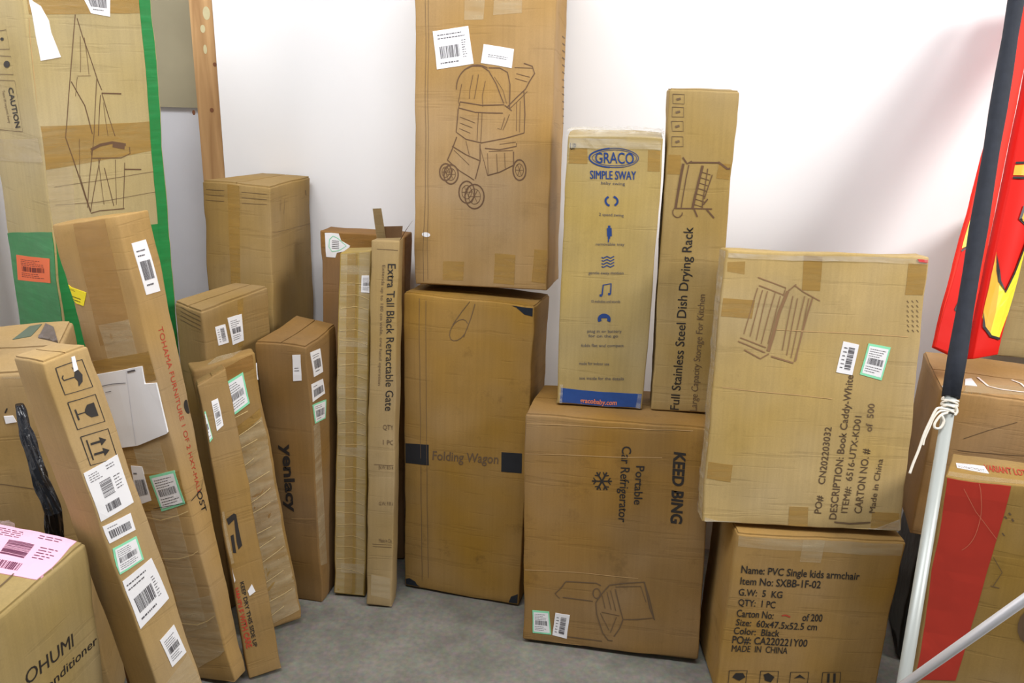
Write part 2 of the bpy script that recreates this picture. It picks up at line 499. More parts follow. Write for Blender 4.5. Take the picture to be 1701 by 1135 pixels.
    def sticker(self, face, pts, style='bars', edge=None, lab=None, off=0.0013, base=None, ink=None, name='sticker'):
        """pts: top-left, top-right, bottom-right, bottom-left as one reads it"""
        q = self.pxp(face, pts)
        o = self.lay(name, face, [q], edge or base or LABEL_WHITE, off, True)
        if lab:
            o['label'] = lab

        def bl(s, t):
            return tuple((q[0][i] * (1 - s) + q[1][i] * s) * (1 - t) + (q[3][i] * (1 - s) + q[2][i] * s) * t for i in (0, 1))

        def rect(s0, t0, s1, t1):
            return [bl(s0, t0), bl(s1, t0), bl(s1, t1), bl(s0, t1)]
        if edge:
            self.lay('label_panel', face, [rect(.07, .07, .93, .93)], LABEL_WHITE, off + 0.0003, False, parent=o)
        rnd = random.Random(hash((round(pts[0][0]), style)) if False else int(pts[0][0] * 7 + pts[0][1]))
        R = []

        def bars(s0, t0, s1, t1, vertical=True):
            x = 0.0
            while x < 1:
                w = rnd.choice((.012, .02, .035)) * 1.3
                if vertical:
                    R.append(rect(s0 + (s1 - s0) * x, t0, s0 + (s1 - s0) * min(1, x + w), t1))
                else:
                    R.append(rect(s0, t0 + (t1 - t0) * x, s1, t0 + (t1 - t0) * min(1, x + w)))
                x += w + rnd.choice((.015, .025, .04))

        def lines(s0, t0, s1, t1, n):
            for i in range(n):
                t = t0 + (t1 - t0) * (i + .5) / n
                h = (t1 - t0) / n * .28
                x = s0
                e = s0 + (s1 - s0) * rnd.uniform(.6, 1)
                while x < e:
                    w = rnd.uniform(.03, .10)
                    R.append(rect(x, t - h / 2, min(e, x + w), t + h / 2))
                    x += w + .02
        if style == 'bars':
            lines(.14, .12, .86, .30, 2)
            bars(.16, .36, .84, .72)
            lines(.2, .76, .8, .88, 1)
        elif style == 'bars_side':
            bars(.42, .14, .80, .86, False)
            lines(.14, .12, .36, .88, 6)
        elif style == 'wide':
            lines(.12, .12, .5, .26, 1)
            bars(.12, .36, .90, .80)
        elif style == 'dense':
            lines(.14, .12, .86, .40, 4)
            bars(.16, .42, .84, .62)
            lines(.14, .66, .86, .88, 3)
        elif style == 'ship':
            lines(.10, .06, .45, .24, 4)
            lines(.60, .05, .92, .16, 2)
            bars(.30, .30, .62, .62, False)
            bars(.26, .74, .66, .90)
            lines(.70, .30, .92, .60, 5)
        elif style == 'fbx':
            lines(.12, .08, .88, .26, 2)
            bars(.14, .42, .70, .74)
            lines(.76, .30, .88, .80, 8)
            lines(.12, .80, .70, .92, 1)
        elif style == 'faint':
            lines(.2, .45, .85, .65, 2)
        elif style == 'sheet':
            lines(.08, .08, .6, .22, 2)
            lines(.05, .5, .95, .9, 2)
        if R:
            self.lay('barcode' if 'bar' in style or style in ('wide', 'dense', 'ship', 'fbx') else 'printed_lines', face, R,
                     ink or INK_GREY, off + 0.0006, False, parent=o, step=0.08)
        return o

    def text(self, face, s, p0, p1, p2, mat=None, bold=0.0, shear=0.0, name='printed_text', off=0.0010, parent=None):
        """p0 baseline start, p1 baseline end, p2 top of first letter"""
        fat = 0.0
        if 'M' in s and bold:
            fat, bold = bold * 1.6, 0.0
        U0, U1, U2 = self.pxp(face, (p0, p1, p2))
        cu = bpy.data.curves.new('t', 'FONT')
        cu.body = s
        cu.size = 1.0
        cu.resolution_u = 3
        cu.offset = bold
        cu.shear = shear
        to = bpy.data.objects.new('t', cu)
        COL.objects.link(to)
        bpy.context.view_layer.update()
        me0 = bpy.data.meshes.new_from_object(to.evaluated_get(bpy.context.evaluated_depsgraph_get()))
        bpy.data.objects.remove(to)
        bpy.data.curves.remove(cu)
        xs = [v.co.x for v in me0.vertices]
        x0, wd = min(xs), max(xs) - min(xs)
        su, sv = self.size(face)
        bm = bmesh.new()
        bm.from_mesh(me0)
        bpy.data.meshes.remove(me0)
        if fat:
            g = bmesh.ops.duplicate(bm, geom=bm.verts[:] + bm.edges[:] + bm.faces[:])
            for v in g['geom']:
                if isinstance(v, bmesh.types.BMVert):
                    v.co.x += fat
                    v.co.z = 1.0
        for v in bm.verts:
            a, b = (v.co.x - x0) / wd, v.co.y / 0.70
            u = U0[0] + (U1[0] - U0[0]) * a + (U2[0] - U0[0]) * b
            w = U0[1] + (U1[1] - U0[1]) * a + (U2[1] - U0[1]) * b
            v.co = (u * su, w * sv, v.co.z)
        return self.lay_bm(name, face, bm, mat or INK, off, False, parent, 9.0)

    def strokes(self, face, lines, width=0.0016, mat=None, name='printed_drawing', off=0.0010, closed=False, parent=None):
        if len(lines) > 1 and name in ('crease', 'tape_wrinkle', 'slit', 'scratch'):
            for ln in lines:
                self.strokes(face, [ln], width, mat, name, off, closed, parent)
            return
        su, sv = self.size(face)
        bm = bmesh.new()
        for ln in lines:
            w = width
            if isinstance(ln, tuple) and isinstance(ln[0], (int, float)) and isinstance(ln[1], list):
                w, ln = ln
            pts = [Vector((u * su, v * sv, 0)) for u, v in self.pxp(face, ln)]
            prev = None
            for i, p in enumerate(pts):
                a = pts[max(0, i - 1)]
                b = pts[min(len(pts) - 1, i + 1)]
                t = (b - a)
                if t.length < 1e-9:
                    continue
                t.normalize()
                s = Vector((-t.y, t.x, 0)) * w / 2
                cur = (bm.verts.new(p + s), bm.verts.new(p - s))
                if prev:
                    bm.faces.new((prev[0], prev[1], cur[1], cur[0]))
                prev = cur
        return self.lay_bm(name, face, bm, mat or INK_BROWN, off, False, parent, 0.05)

    def flaps(self, gap=0.006, th=0.0035, axis='u', face='top', mat=None, inset=0.0):
        """two outer flaps meeting in the middle of the top"""
        g = gap / self.size(face)[1 if axis == 'u' else 0] / 2
        i = inset
        if axis == 'u':
            R = ([(i, i), (1 - i, i), (1 - i, .5 - g), (i, .5 - g)], [(i, .5 + g), (1 - i, .5 + g), (1 - i, 1 - i), (i, 1 - i)])
        else:
            R = ([(i, i), (.5 - g, i), (.5 - g, 1 - i), (i, 1 - i)], [(.5 + g, i), (1 - i, i), (1 - i, 1 - i), (.5 + g, 1 - i)])
        for r in R:
            self.lay('flap', face, [r], mat or self.mat, th, True)

    def uvquad(self, face, r, mat, off=0.0006, name='tape', skirt=True, wrinkle=0.0, over=False):
        return self.lay(name, face, [r], mat, off, skirt, wrinkle=wrinkle, step=0.012 if wrinkle else 0.022, over=over)


def ell(cx, cy, rx, ry, rot=0.0, n=20, a0=0, a1=360):
    r = math.radians(rot)
    out = []
    for i in range(n + 1):
        t = math.radians(a0 + (a1 - a0) * i / n)
        x, y = rx * math.cos(t), ry * math.sin(t)
        out.append((cx + x * math.cos(r) - y * math.sin(r), cy + x * math.sin(r) + y * math.cos(r)))
    return out


def box_px(x0, y0, x1, y1, sl=0.0):
    return [(x0, y0), (x1, y0), (x1 + sl, y1), (x0 + sl, y1), (x0, y0)]


def tube(name, pts, r, mat, parent=None, seg=14, cap=True, radii=None, smooth_n=0):
    P = [Vector(p) for p in pts]
    if smooth_n:
        Q = []
        for i in range(len(P) - 1):
            p0, p1, p2, p3 = P[max(0, i - 1)], P[i], P[i + 1], P[min(len(P) - 1, i + 2)]
            for k in range(smooth_n):
                t = k / smooth_n
                Q.append(0.5 * ((2 * p1) + (p2 - p0) * t + (2 * p0 - 5 * p1 + 4 * p2 - p3) * t * t + (-p0 + 3 * p1 - 3 * p2 + p3) * t ** 3))
        P = Q + [P[-1]]
    bm = bmesh.new()
    prev = None
    up = Vector((0.3, 0.9, 0.1)).normalized()
    for i, p in enumerate(P):
        t = (P[min(i + 1, len(P) - 1)] - P[max(i - 1, 0)]).normalized()
        s = t.cross(up).normalized()
        q = s.cross(t)
        rr = radii[i] if radii else r
        ring = [bm.verts.new(p + (s * math.cos(2 * math.pi * k / seg) + q * math.sin(2 * math.pi * k / seg)) * rr) for k in range(seg)]
        if prev:
            for k in range(seg):
                bm.faces.new((prev[k], prev[(k + 1) % seg], ring[(k + 1) % seg], ring[k]))
        elif cap:
            bm.faces.new(ring)
        prev = ring
    if cap:
        bm.faces.new(prev)
    bmesh.ops.recalc_face_normals(bm, faces=bm.faces)
    for f in bm.faces:
        f.smooth = len(f.verts) == 4
    me = bpy.data.meshes.new(name)
    bm.to_mesh(me)
    bm.free()
    return link(name, me, mat, parent)


def prism(name, pts, mat, parent=None, kind=None, thick=None):
    """pts: list of 8 corners or a bottom ring + top ring"""
    n = len(pts) // 2
    bm = bmesh.new()
    vs = [bm.verts.new(p) for p in pts]
    bm.faces.new(vs[:n])
    bm.faces.new(vs[n:])
    for i in range(n):
        j = (i + 1) % n
        bm.faces.new((vs[i], vs[j], vs[n + j], vs[n + i]))
    bmesh.ops.recalc_face_normals(bm, faces=bm.faces)
    me = bpy.data.meshes.new(name)
    bm.to_mesh(me)
    bm.free()
    o = link(name, me, mat, parent)
    if kind:
        o['kind'] = kind
    return o


def slab(name, x0, y0, z0, x1, y1, z1, mat, kind='structure', parent=None):
    return prism(name, [(x0, y0, z0), (x1, y0, z0), (x1, y1, z0), (x0, y1, z0), (x0, y0, z1), (x1, y0, z1), (x1, y1, z1), (x0, y1, z1)],
                 mat, parent, kind)


# ------------------------------------------------------------------ the setting
def concrete():
    m, nt, b = new_mat('concrete')
    N, L = nt.nodes, nt.links
    tc = N.new('ShaderNodeTexCoord')
    n1 = N.new('ShaderNodeTexNoise')
    n1.inputs['Scale'].default_value = 5
    n1.inputs['Detail'].default_value = 8
    n1.inputs['Roughness'].default_value = 0.7
    n2 = N.new('ShaderNodeTexNoise')
    n2.inputs['Scale'].default_value = 60
    n2.inputs['Detail'].default_value = 5
    L.new(tc.outputs['Object'], n1.inputs['Vector'])
    L.new(tc.outputs['Object'], n2.inputs['Vector'])
    r = N.new('ShaderNodeValToRGB')
    r.color_ramp.elements[0].position, r.color_ramp.elements[0].color = 0.3, srgb(100, 96, 84)
    r.color_ramp.elements[1].position, r.color_ramp.elements[1].color = 0.7, srgb(138, 134, 119)
    mx = N.new('ShaderNodeMix')
    mx.data_type = 'RGBA'
    mx.blend_type = 'OVERLAY'
    mx.inputs[0].default_value = 0.5
    L.new(n1.outputs['Fac'], r.inputs[0])
    L.new(r.outputs[0], mx.inputs[6])
    L.new(n2.outputs['Color'], mx.inputs[7])
    hs = N.new('ShaderNodeHueSaturation')
    hs.inputs['Saturation'].default_value = 0.6
    L.new(mx.outputs[2], hs.inputs['Color'])
    L.new(hs.outputs[0], b.inputs['Base Color'])
    b.inputs['Roughness'].default_value = 0.55
    bp = N.new('ShaderNodeBump')
    bp.inputs['Strength'].default_value = 0.25
    bp.inputs['Distance'].default_value = 0.004
    L.new(n2.outputs['Fac'], bp.inputs['Height'])
    L.new(bp.outputs[0], b.inputs['Normal'])
    return m


def wood():
    m, nt, b = new_mat('pine_wood')
    N, L = nt.nodes, nt.links
    tc = N.new('ShaderNodeTexCoord')
    mp = N.new('ShaderNodeMapping')
    mp.inputs['Scale'].default_value = (38, 38, 2.2)
    n = N.new('ShaderNodeTexNoise')
    n.inputs['Scale'].default_value = 1
    n.inputs['Detail'].default_value = 5
    n.inputs['Distortion'].default_value = 0.6
    L.new(tc.outputs['Object'], mp.inputs[0])
    L.new(mp.outputs[0], n.inputs['Vector'])
    r = N.new('ShaderNodeValToRGB')
    r.color_ramp.elements[0].position, r.color_ramp.elements[0].color = 0.3, srgb(158, 118, 74)
    r.color_ramp.elements[1].position, r.color_ramp.elements[1].color = 0.7, srgb(200, 160, 110)
    L.new(n.outputs['Fac'], r.inputs[0])
    L.new(r.outputs[0], b.inputs['Base Color'])
    b.inputs['Roughness'].default_value = 0.6
    return m


WALL = plain('white_wall_paint', (244, 243, 245), 0.7, var=0.012, scale=3, bump=0.08)
ALCOVE = plain('grey_plasterboard', (214, 215, 222), 0.8, var=0.05, scale=4)
slab('floor', -3.0, -1.5, -0.06, 3.6, 4.0, 0, concrete())
WS, WX, WYY = -0.12, -0.3, 2.72      # slope and a point of the back wall


def wy(x):
    return WYY + WS * (x - WX)


n_wall = Vector((-WS, 1, 0)).normalized()
pw = Vector((WX, WYY, 0))
xr = on_plane(367, 200, pw, n_wall).x          # where the white board starts
xs = on_plane(325, 150, pw, n_wall).x
prism('wall_back', [(xr, wy(xr), 0), (3.0, wy(3.0), 0), (3.0, wy(3.0) + .12, 0), (xr, wy(xr) + .12, 0),
                    (xr, wy(xr), 3.2), (3.0, wy(3.0), 3.2), (3.0, wy(3.0) + .12, 3.2), (xr, wy(xr) + .12, 3.2)], WALL, None, 'structure')
st = prism('trim_1', [(xs, wy(xs) + .004, 0), (xr - .002, wy(xr) + .004, 0), (xr - .002, wy(xr) + .14, 0), (xs, wy(xs) + .14, 0),
                      (xs, wy(xs) + .004, 3.2), (xr - .002, wy(xr) + .004, 3.2), (xr - .002, wy(xr) + .14, 3.2), (xs, wy(xs) + .14, 3.2)],
           wood(), None, 'structure')
KNOT = plain('wood_knot', (112, 66, 36), 0.6)
PATCH = plain('filler_smear', (196, 186, 146), 0.6, var=.05)


def disc_on_wall(px, py, rx, rz, mat, name, th=.0015):
    p = on_plane(px, py, pw + Vector((0, .004, 0)), n_wall)
    t = Vector((1, WS, 0)).normalized()
    ring = [p + t * rx * math.cos(a) + Vector((0, 0, rz * math.sin(a))) - n_wall * th for a in [2 * math.pi * i / 14 for i in range(14)]]
    ring2 = [q + n_wall * th * 1.4 for q in ring]
    o = prism(name, ring + ring2, mat)
    o.parent = st
    return o


for k in ((352, 183, .006, .007), (322, 187, .005, .008), (357, 107, .006, .006)):
    disc_on_wall(*k, KNOT, 'wood_knot')
for k in ((343, 22, .012, .02), (337, 48, .008, .012), (341, 82, .006, .014)):
    disc_on_wall(*k, PATCH, 'paint_smear', .0008)
slab('wall_alcove', -1.72, 3.02, 0, xr + .3, 3.12, 3.2, ALCOVE)
zb = on_plane(280, 178, Vector((0, 3.0, 0)), Vector((0, 1, 0))).z
slab('trim_2', -1.60, 3.0, zb, xr + .2, 3.02, 3.2, plain('olive_board', (158, 150, 124), .8, var=.06, scale=5))
slab('wall_left', -1.72, 0.2, 0, -1.62, 3.12, 3.2, WALL)

# ------------------------------------------------------------------ the middle of the row
# folding wagon box
N_ = Carton('N', 'cardboard_box', 'tall brown box printed Folding Wagon between two black squares, under the stroller box', (178, 134, 76), seed=3, bulge=.006, dirt=.35)
N_.flaps(.004, .003, 'u')
F = 'front'
BLACKBLOCK = plain('black_print_block', (28, 30, 36), 0.55)
N_.uvquad(F, N_.pxp(F, [(671, 736), (713, 738), (713, 772), (671, 768)]), BLACKBLOCK, .0008, 'printed_square')
N_.uvquad(F, N_.pxp(F, [(834, 751), (868, 753), (866, 786), (833, 783)]), BLACKBLOCK, .0008, 'printed_square')
N_.text(F, 'Folding Wagon', (719, 763), (828, 770), (720, 748), INK_SOFT, .012)
for q in ([(708, 500), (709, 700), (712, 960)], [(697, 497), (699, 700), (702, 965)]):
    N_.strokes(F, [q], .0012, INK_SOFT, 'crease')
N_.strokes(F, [ell(762, 548, 12, 20, 35, 12, 0, 300), [(752, 540), (766, 520), (782, 498)], [(770, 560), (782, 530), (790, 505)]], .0018, INK_SOFT, 'printed_logo')
N_.lay('torn_corner', F, [N_.pxp(F, [(852, 503), (868, 500), (888, 506), (887, 524), (872, 521), (860, 512)])], plain('black_plastic_inside', (26, 32, 42), .3), .0016)
N_.lay('torn_corner', F, [N_.pxp(F, [(672, 977), (673, 962), (681, 961), (691, 967), (698, 981)])], plain('black_plastic_inside', (26, 32, 42), .3), .0016)
N_.lay('torn_corner', F, [N_.pxp(F, [(861, 1004), (846, 1001), (850, 992), (862, 988)])], plain('black_plastic_inside', (26, 32, 42), .3), .0016)
N_.tape('top', [(700, 478), (860, 487), (850, 500), (690, 488)], TAPE)

# stroller box
O_ = Carton('O', 'cardboard_box', 'tall upper box with a line drawing of a pet stroller and two white labels', (190, 147, 98), seed=5, bulge=.003, dirt=.12)
for q in ([(707, 0), (707, 300), (703, 468)], [(712, 0), (711, 465)]):
    O_.strokes(F, [q], .001, INK_SOFT, 'crease')
O_.sticker(F, [(719, 52), (779, 43), (787, 106), (727, 115)], 'fbx')
O_.sticker(F, [(804, 73), (854, 82), (850, 113), (799, 105)], 'faint')
S = []
w2 = .0026
S += [(w2, ell(793, 148, 34, 40, 0, 16, 178, 300)), (w2, [(772, 116), (785, 110), (800, 110), (812, 118), (824, 140), (836, 172)]),
      (w2, [(812, 113), (830, 113), (843, 120), (847, 140), (846, 180)]),
      [(768, 140), (762, 170), (765, 176)], [(786, 125), (781, 150), (780, 165)], [(795, 124), (790, 155), (788, 165)], [(806, 135), (801, 160), (802, 178)],
      [(821, 128), (835, 150), (841, 172)],
      (w2, [(765, 170), (800, 175), (837, 174)]), (w2, [(763, 180), (790, 187), (835, 188)]), [(765, 170), (762, 182)],
      (w2, [(762, 182), (759, 220), (775, 232), (800, 238), (838, 230), (871, 221), (872, 190), (870, 150)]),
      [(795, 188), (793, 235)], [(801, 188), (799, 237)], [(765, 195), (790, 205)], [(765, 205), (785, 213)], [(764, 214), (782, 222)],
      (w2, [(842, 178), (860, 160), (873, 148), (880, 135), (888, 122), (884, 110), (870, 105)]), [(846, 181), (865, 163), (876, 152)],
      [(855, 112), (885, 113)], [(858, 122), (880, 128)], [(856, 130), (876, 136)], (w2, [(838, 175), (850, 184)]),
      [(838, 195), (832, 215), (826, 213)], [(846, 190), (840, 205), (835, 216)], [(858, 170), (858, 218)], [(864, 168), (863, 220)],
      (w2, [(760, 228), (752, 248), (744, 266)]), (w2, [(744, 266), (765, 285), (788, 300)]), (w2, [(752, 243), (775, 258), (798, 268)]),
      (w2, [(798, 240), (798, 268), (790, 298)]), [(755, 250), (780, 275)], [(775, 235), (780, 258)],
      [(798, 245), (806, 275), (810, 292)], (w2, [(810, 292), (830, 286), (853, 274), (853, 252)]), (w2, [(806, 247), (830, 249), (858, 243), (858, 238)]),
      [(810, 255), (811, 290)], [(825, 256), (826, 287)], [(838, 254), (839, 280)], [(812, 252), (852, 250)], [(830, 240), (857, 236)]]
for cx, cy, rx, ry in ((750, 290, 12, 16), (741, 286, 10, 14), (789, 327, 16, 20), (776, 320, 13, 18), (863, 282, 11, 17)):
    S.append((.0036, ell(cx, cy, rx, ry)))
    S.append((.0014, ell(cx, cy, rx * .62, ry * .62)))
    for a in range(0, 360, 60):
        S.append((.0012, [(cx, cy), (cx + rx * .6 * math.cos(math.radians(a)), cy + ry * .6 * math.sin(math.radians(a)))]))
O_.strokes(F, S, .0014, INK_BROWN)
O_.tape(F, [(737, 435), (771, 435), (770, 466), (736, 466)])
O_.tape(F, [(821, 421), (855, 424), (854, 474), (819, 471)])
O_.tape(F, [(887, 414), (913, 416), (910, 470), (884, 468)])
O_.tape(F, [(772, 0), (806, 0), (804, 33), (772, 33)], TAPE_CLEAR)
O_.tape(F, [(821, 0), (868, 0), (867, 22), (820, 26)], TAPE_CLEAR)
O_.lay('scuff', F, [O_.pxp(F, ell(709, 390, 7, 4, 10, 10)[:-1])], LABEL_WHITE, .0008, False)
O_.strokes('right', [(.003, [(934, y), (938, y + 3)]) for y in range(60, 215, 12)], .002, INK_SOFT, 'printed_marks')

# ------------------------------------------------------------------ refrigerator box and the two that stand on it
P_ = Carton('P', 'cardboard_box', 'wide brown box printed Portable Car Refrigerator standing on the floor', (170, 126, 74), seed=7, bulge=.004, dirt=.25)
P_.flaps(.005, .004, 'u')
P_.text(F, 'KEED BING', (1120, 750), (1114, 868), (1139, 752), INK, .035)
P_.text(F, 'Portable', (1057, 773), (1053, 837), (1071, 774), INK, .01)
P_.text(F, 'Car Refrigerator', (1034, 740), (1027, 866), (1049, 741), INK, .008)
S = []
for a in range(0, 180, 30 if False else 60):
    r = math.radians(a)
    dx, dy = 17 * math.cos(r), 17 * math.sin(r)
    S.append((.0042, [(1000 - dx, 798 - dy), (1000 + dx, 798 + dy)]))
for a in range(0, 360, 60):
    r = math.radians(a)
    c_ = (1000 + 10 * math.cos(r), 798 + 10 * math.sin(r))
    for s_ in (-1, 1):
        q = r + s_ * .9
        S.append((.003, [c_, (c_[0] + 7 * math.cos(q), c_[1] + 7 * math.sin(q))]))
P_.strokes(F, S, .004, INK, 'printed_snowflake')
P_.strokes(F, [(.0032, [(1012, 971), (1035, 968), (1070, 966), (1078, 990), (1087, 1026), (1060, 1028), (1036, 1028), (1028, 1000), (1022, 978)]),
               [(1022, 974), (1064, 973), (1074, 1000)], (.0036, [(1070, 966), (1080, 1010), (1088, 1030)]),
               (.003, [(940, 965), (990, 968), (998, 972)]), (.003, [(935, 992), (985, 998)]), (.0026, [(940, 965), (933, 975), (922, 986), (930, 994)]),
               (.003, ell(991, 985, 6, 8)), (.003, [(1012, 971), (1000, 985), (990, 1000), (992, 1020), (1001, 1050), (1010, 1062), (1018, 1063)]),
               (.003, [(1036, 1028), (1030, 1042), (1020, 1056)]), [(1000, 1016), (1030, 1022)], [(1000, 988), (1006, 1010)], [(1008, 982), (1016, 1012)], [(1014, 980), (1024, 1014)],
               [(998, 1018), (1012, 1046)], [(1025, 1024), (1014, 1050)], (.003, [(935, 1057), (1000, 1064)])], .002, INK_SOFT)
P_.sticker(F, [(883, 1013), (912, 1016), (915, 1054), (884, 1051)], 'dense', LABEL_GREEN)
P_.sticker(F, [(923, 1018), (947, 1022), (941, 1061), (917, 1055)], 'bars_side')
P_.tape('top', [(885, 648), (930, 645), (925, 672), (876, 680)], TAPE)
P_.strokes(F, [(.0016, [(870, 752), (960, 756), (1100, 760)]), (.0016, [(870, 946), (960, 950), (1060, 960)]), (.0016, [(872, 702), (1000, 708), (1150, 716)])],
           .0014, plain('pale_crease', (196, 158, 106), .7), 'crease')

BLUE = plain('blue_print', (38, 74, 140), 0.4, var=.06)
Q_ = Carton('Q', 'cardboard_box', 'pale narrow box with blue oval logo, blue icons and blue bottom band', (198, 166, 110), seed=9, bulge=.003, dirt=.1)
Q_.text(F, 'GRACO', (989, 270), (1053, 272), (989, 252), INK_BLUE, .01)
Q_.strokes(F, [(.0036, ell(1020, 262, 41, 16, 1, 28, 100, 260)), (.0016, ell(1020, 262, 41, 16, 1, 28)), (.0012, ell(1021, 262, 37, 13, 1, 28))], .002, INK_BLUE, 'printed_logo')
Q_.text(F, 'SIMPLE SWAY', (980, 297), (1056, 298), (980, 283), INK_BLUE, .03)
Q_.text(F, 'baby swing', (998, 306), (1038, 307), (998, 301), INK_GREY, .0)
ICO = [[(.005, ell(1016, 334, 10, 8, 0, 10, 110, 240)), (.005, ell(1016, 334, 10, 8, 0, 10, -70, 60))], [(.006, [(1012, 374), (1012, 396)]),
     (.012, [(1012, 378), (1013, 392)]), (.003, [(1012, 390), (1011, 402)])]]
S = []
for k in range(4):
    S.append((.0026, [(1000 + 3 * t, 427 + k * 5 + 1.6 * math.sin(t * 1.6)) for t in range(8)]))
ICO.append(S)
S = [(.0034, [(1000, 490), (1002, 473), (1015, 471), (1014, 488)]), (.006, [(996, 490), (1000, 490)]), (.006, [(1010, 488), (1014, 488)])]
ICO.append(S)
S = [(.009, ell(1003, 530, 8, 7, 0, 14, 150, 390)), (.006, [(999, 526), (1007, 526)])]
ICO.append(S)
for S in ICO:
    Q_.strokes(F, S, .003, INK_BLUE, 'printed_icon')
for x0, x1, y, t in ((995, 1036, 358, '2 speed swing'), (990, 1038, 407, 'removable tray'), (978, 1036, 455, 'gentle sway motion'),
                     (982, 1030, 502, '10 melodies and sounds'), (975, 1032, 552, 'plug in or battery'), (977, 1026, 560, 'for on the go'),
                     (965, 1036, 576, 'folds flat and compact'), (962, 1012, 606, 'made for indoor use'), (962, 1036, 630, 'see inside for the details')):
    Q_.text(F, t, (x0, y), (x1, y + 1), (x0, y - 5), INK_GREY, 0)
Q_.uvquad(F, Q_.pxp(F, [(930, 645), (1069, 655), (1067, 683), (927, 674)]), BLUE, .0008, 'printed_band')
Q_.text(F, 'gracobaby.com', (963, 668), (1024, 672), (964, 660), INK_ORANGE, .02, off=.0016)
Q_.strokes(F, [(.002, [(975, 679), (978, 674), (984, 680), (990, 675), (996, 681), (1004, 676), (1012, 682), (1018, 678)]), (.0016, [(972, 684), (1020, 688)])], .002, INK, 'printed_marks', off=.0018)
Q_.text(F, 'UP', (947, 247), (957, 248), (947, 236), INK, .01)
Q_.tape(F, [(946, 246), (976, 246), (976, 272), (944, 272)])
Q_.tape(F, [(1078, 250), (1100, 251), (1098, 285), (1076, 284)])
Q_.tape(F, [(942, 228), (1103, 234), (1102, 249), (941, 244)], FILM, .002, 'plastic_film', .006)
Q_.tape(F, [(926, 640), (934, 640), (930, 684), (922, 680)], FILM, .002, 'plastic_film', .004)
Q_.tape(F, [(1060, 655), (1069, 656), (1067, 686), (1056, 686)], FILM, .002, 'plastic_film', .004)
Q_.uvquad('top', [(-.02, -.04), (1.02, -.04), (1.02, 1), (-.02, 1)], FILM, .006, 'plastic_film', True, .012, True)

R_ = Carton('R', 'cardboard_box', 'slim tall box printed Full Stainless Steel Dish Drying Rack', (188, 154, 104), seed=11, bulge=.002, dirt=.1)
R_.flaps(.003, .003, 'u')
R_.text(F, 'Full Stainless Steel Dish Drying Rock'.replace('Rock', 'Rack'), (1128, 681), (1151, 377), (1113, 680), INK, .006)
R_.text(F, 'Large Capacity Storage For Kitchen', (1156, 683), (1172, 490), (1145, 682), INK_SOFT, 0)
for k, y in enumerate((158, 180, 203, 228)):
    x = 1117 - k * .8
    R_.strokes(F, [(.0014, box_px(x, y, x + 19, y + 16)), (.005, [(x + 6, y + 9), (x + 13, y + 7)])], .002, INK_SOFT, 'printed_icon')
R_.tape(F, [(1107, 257), (1130, 258), (1129, 290), (1105, 289)])
R_.tape(F, [(1194, 271), (1216, 272), (1213, 298), (1190, 296)])
R_.strokes(F, [(.004, [(1133, 262), (1140, 272), (1148, 268)]), (.004, [(1144, 270), (1194, 270)]), (.005, [(1192, 269), (1208, 280), (1213, 279)]), (.006, [(1134, 272), (1122, 345)]),
               (.0024, [(1143, 274), (1131, 346)]), (.003, [(1119, 346), (1183, 347)]), (.0024, ell(1125, 353, 8, 8, 0, 12, 0, 220)), (.006, [(1166, 275), (1150, 346)]),
               (.0024, [(1175, 280), (1166, 345)]), (.0024, [(1183, 290), (1170, 330)]), (.004, [(1152, 346), (1158, 360)]), (.004, [(1174, 348), (1186, 362)]), (.003, [(1168, 340), (1176, 330)])] +
           [(.0016, [(1163 - k * 2, 285 + k * 9), (1180 - k * 2, 290 + k * 9)]) for k in range(7)], .002, INK_BROWN)

# ------------------------------------------------------------------ armchair box and the box leaning on top of it
T_ = Carton('T', 'cardboard_box', 'brown carton printed PVC Single kids armchair, lower right on the floor', (186, 142, 86), seed=13, bulge=.005, dirt=.2)
T_.flaps(.004, .004, 'u')
for s, a, b, h in (('Name: PVC Single kids armchair', (1231, 951), (1426, 963), 12), ('Item No: SXBB-1F-02', (1229, 970), (1362, 976), 12),
                   ('G.W:  5  KG', (1226, 988), (1298, 992), 11), ('QTY:  1 PC', (1225, 1005), (1286, 1009), 11),
                   ('Carton No:             of 200', (1222, 1024), (1364, 1031), 12), ('Size:  60x47.5x52.5 cm', (1221, 1039), (1355, 1045), 11),
                   ('Color:  Black', (1218, 1053), (1293, 1056), 11), ('PO#: CA220221Y00', (1216, 1068), (1339, 1072), 12), ('MADE  IN  CHINA', (1215, 1082), (1306, 1084), 11)):
    T_.text(F, s, a, b, (a[0] + 1.5, a[1] - h), INK, .012)
T_.strokes(F, [(.004, [(1297, 1021), (1303, 1020), (1311, 1023)])], .003, INK_RED, 'red_mark')
for k, x in enumerate((1211, 1263, 1313, 1366)):
    y = 1113 + k * 1
    T_.strokes(F, [(.0018, box_px(x, y, x + 30, y + 30, -3))], .002, INK, 'printed_icon_frame')
for p in ([(1216, 1124), (1222, 1117), (1234, 1117), (1238, 1124), (1228, 1130)], [(1268, 1120), (1276, 1117), (1286, 1124), (1280, 1133), (1270, 1130)],
                                                  [(1318, 1126), (1328, 1119), (1338, 1127), (1328, 1124)], [(1374, 1118), (1378, 1118), (1377, 1134), (1373, 1134)], [(1384, 1118), (1388, 1118), (1387, 1134), (1383, 1134)]):
    T_.lay('printed_icon', F, [T_.pxp(F, p)], INK, .001, False)
T_.tape(F, [(1335, 893), (1372, 895), (1364, 935), (1328, 933)], TAPE_CLEAR)
T_.tape(F, [(1228, 890), (1500, 905), (1497, 925), (1226, 908)], TAPE_CLEAR)

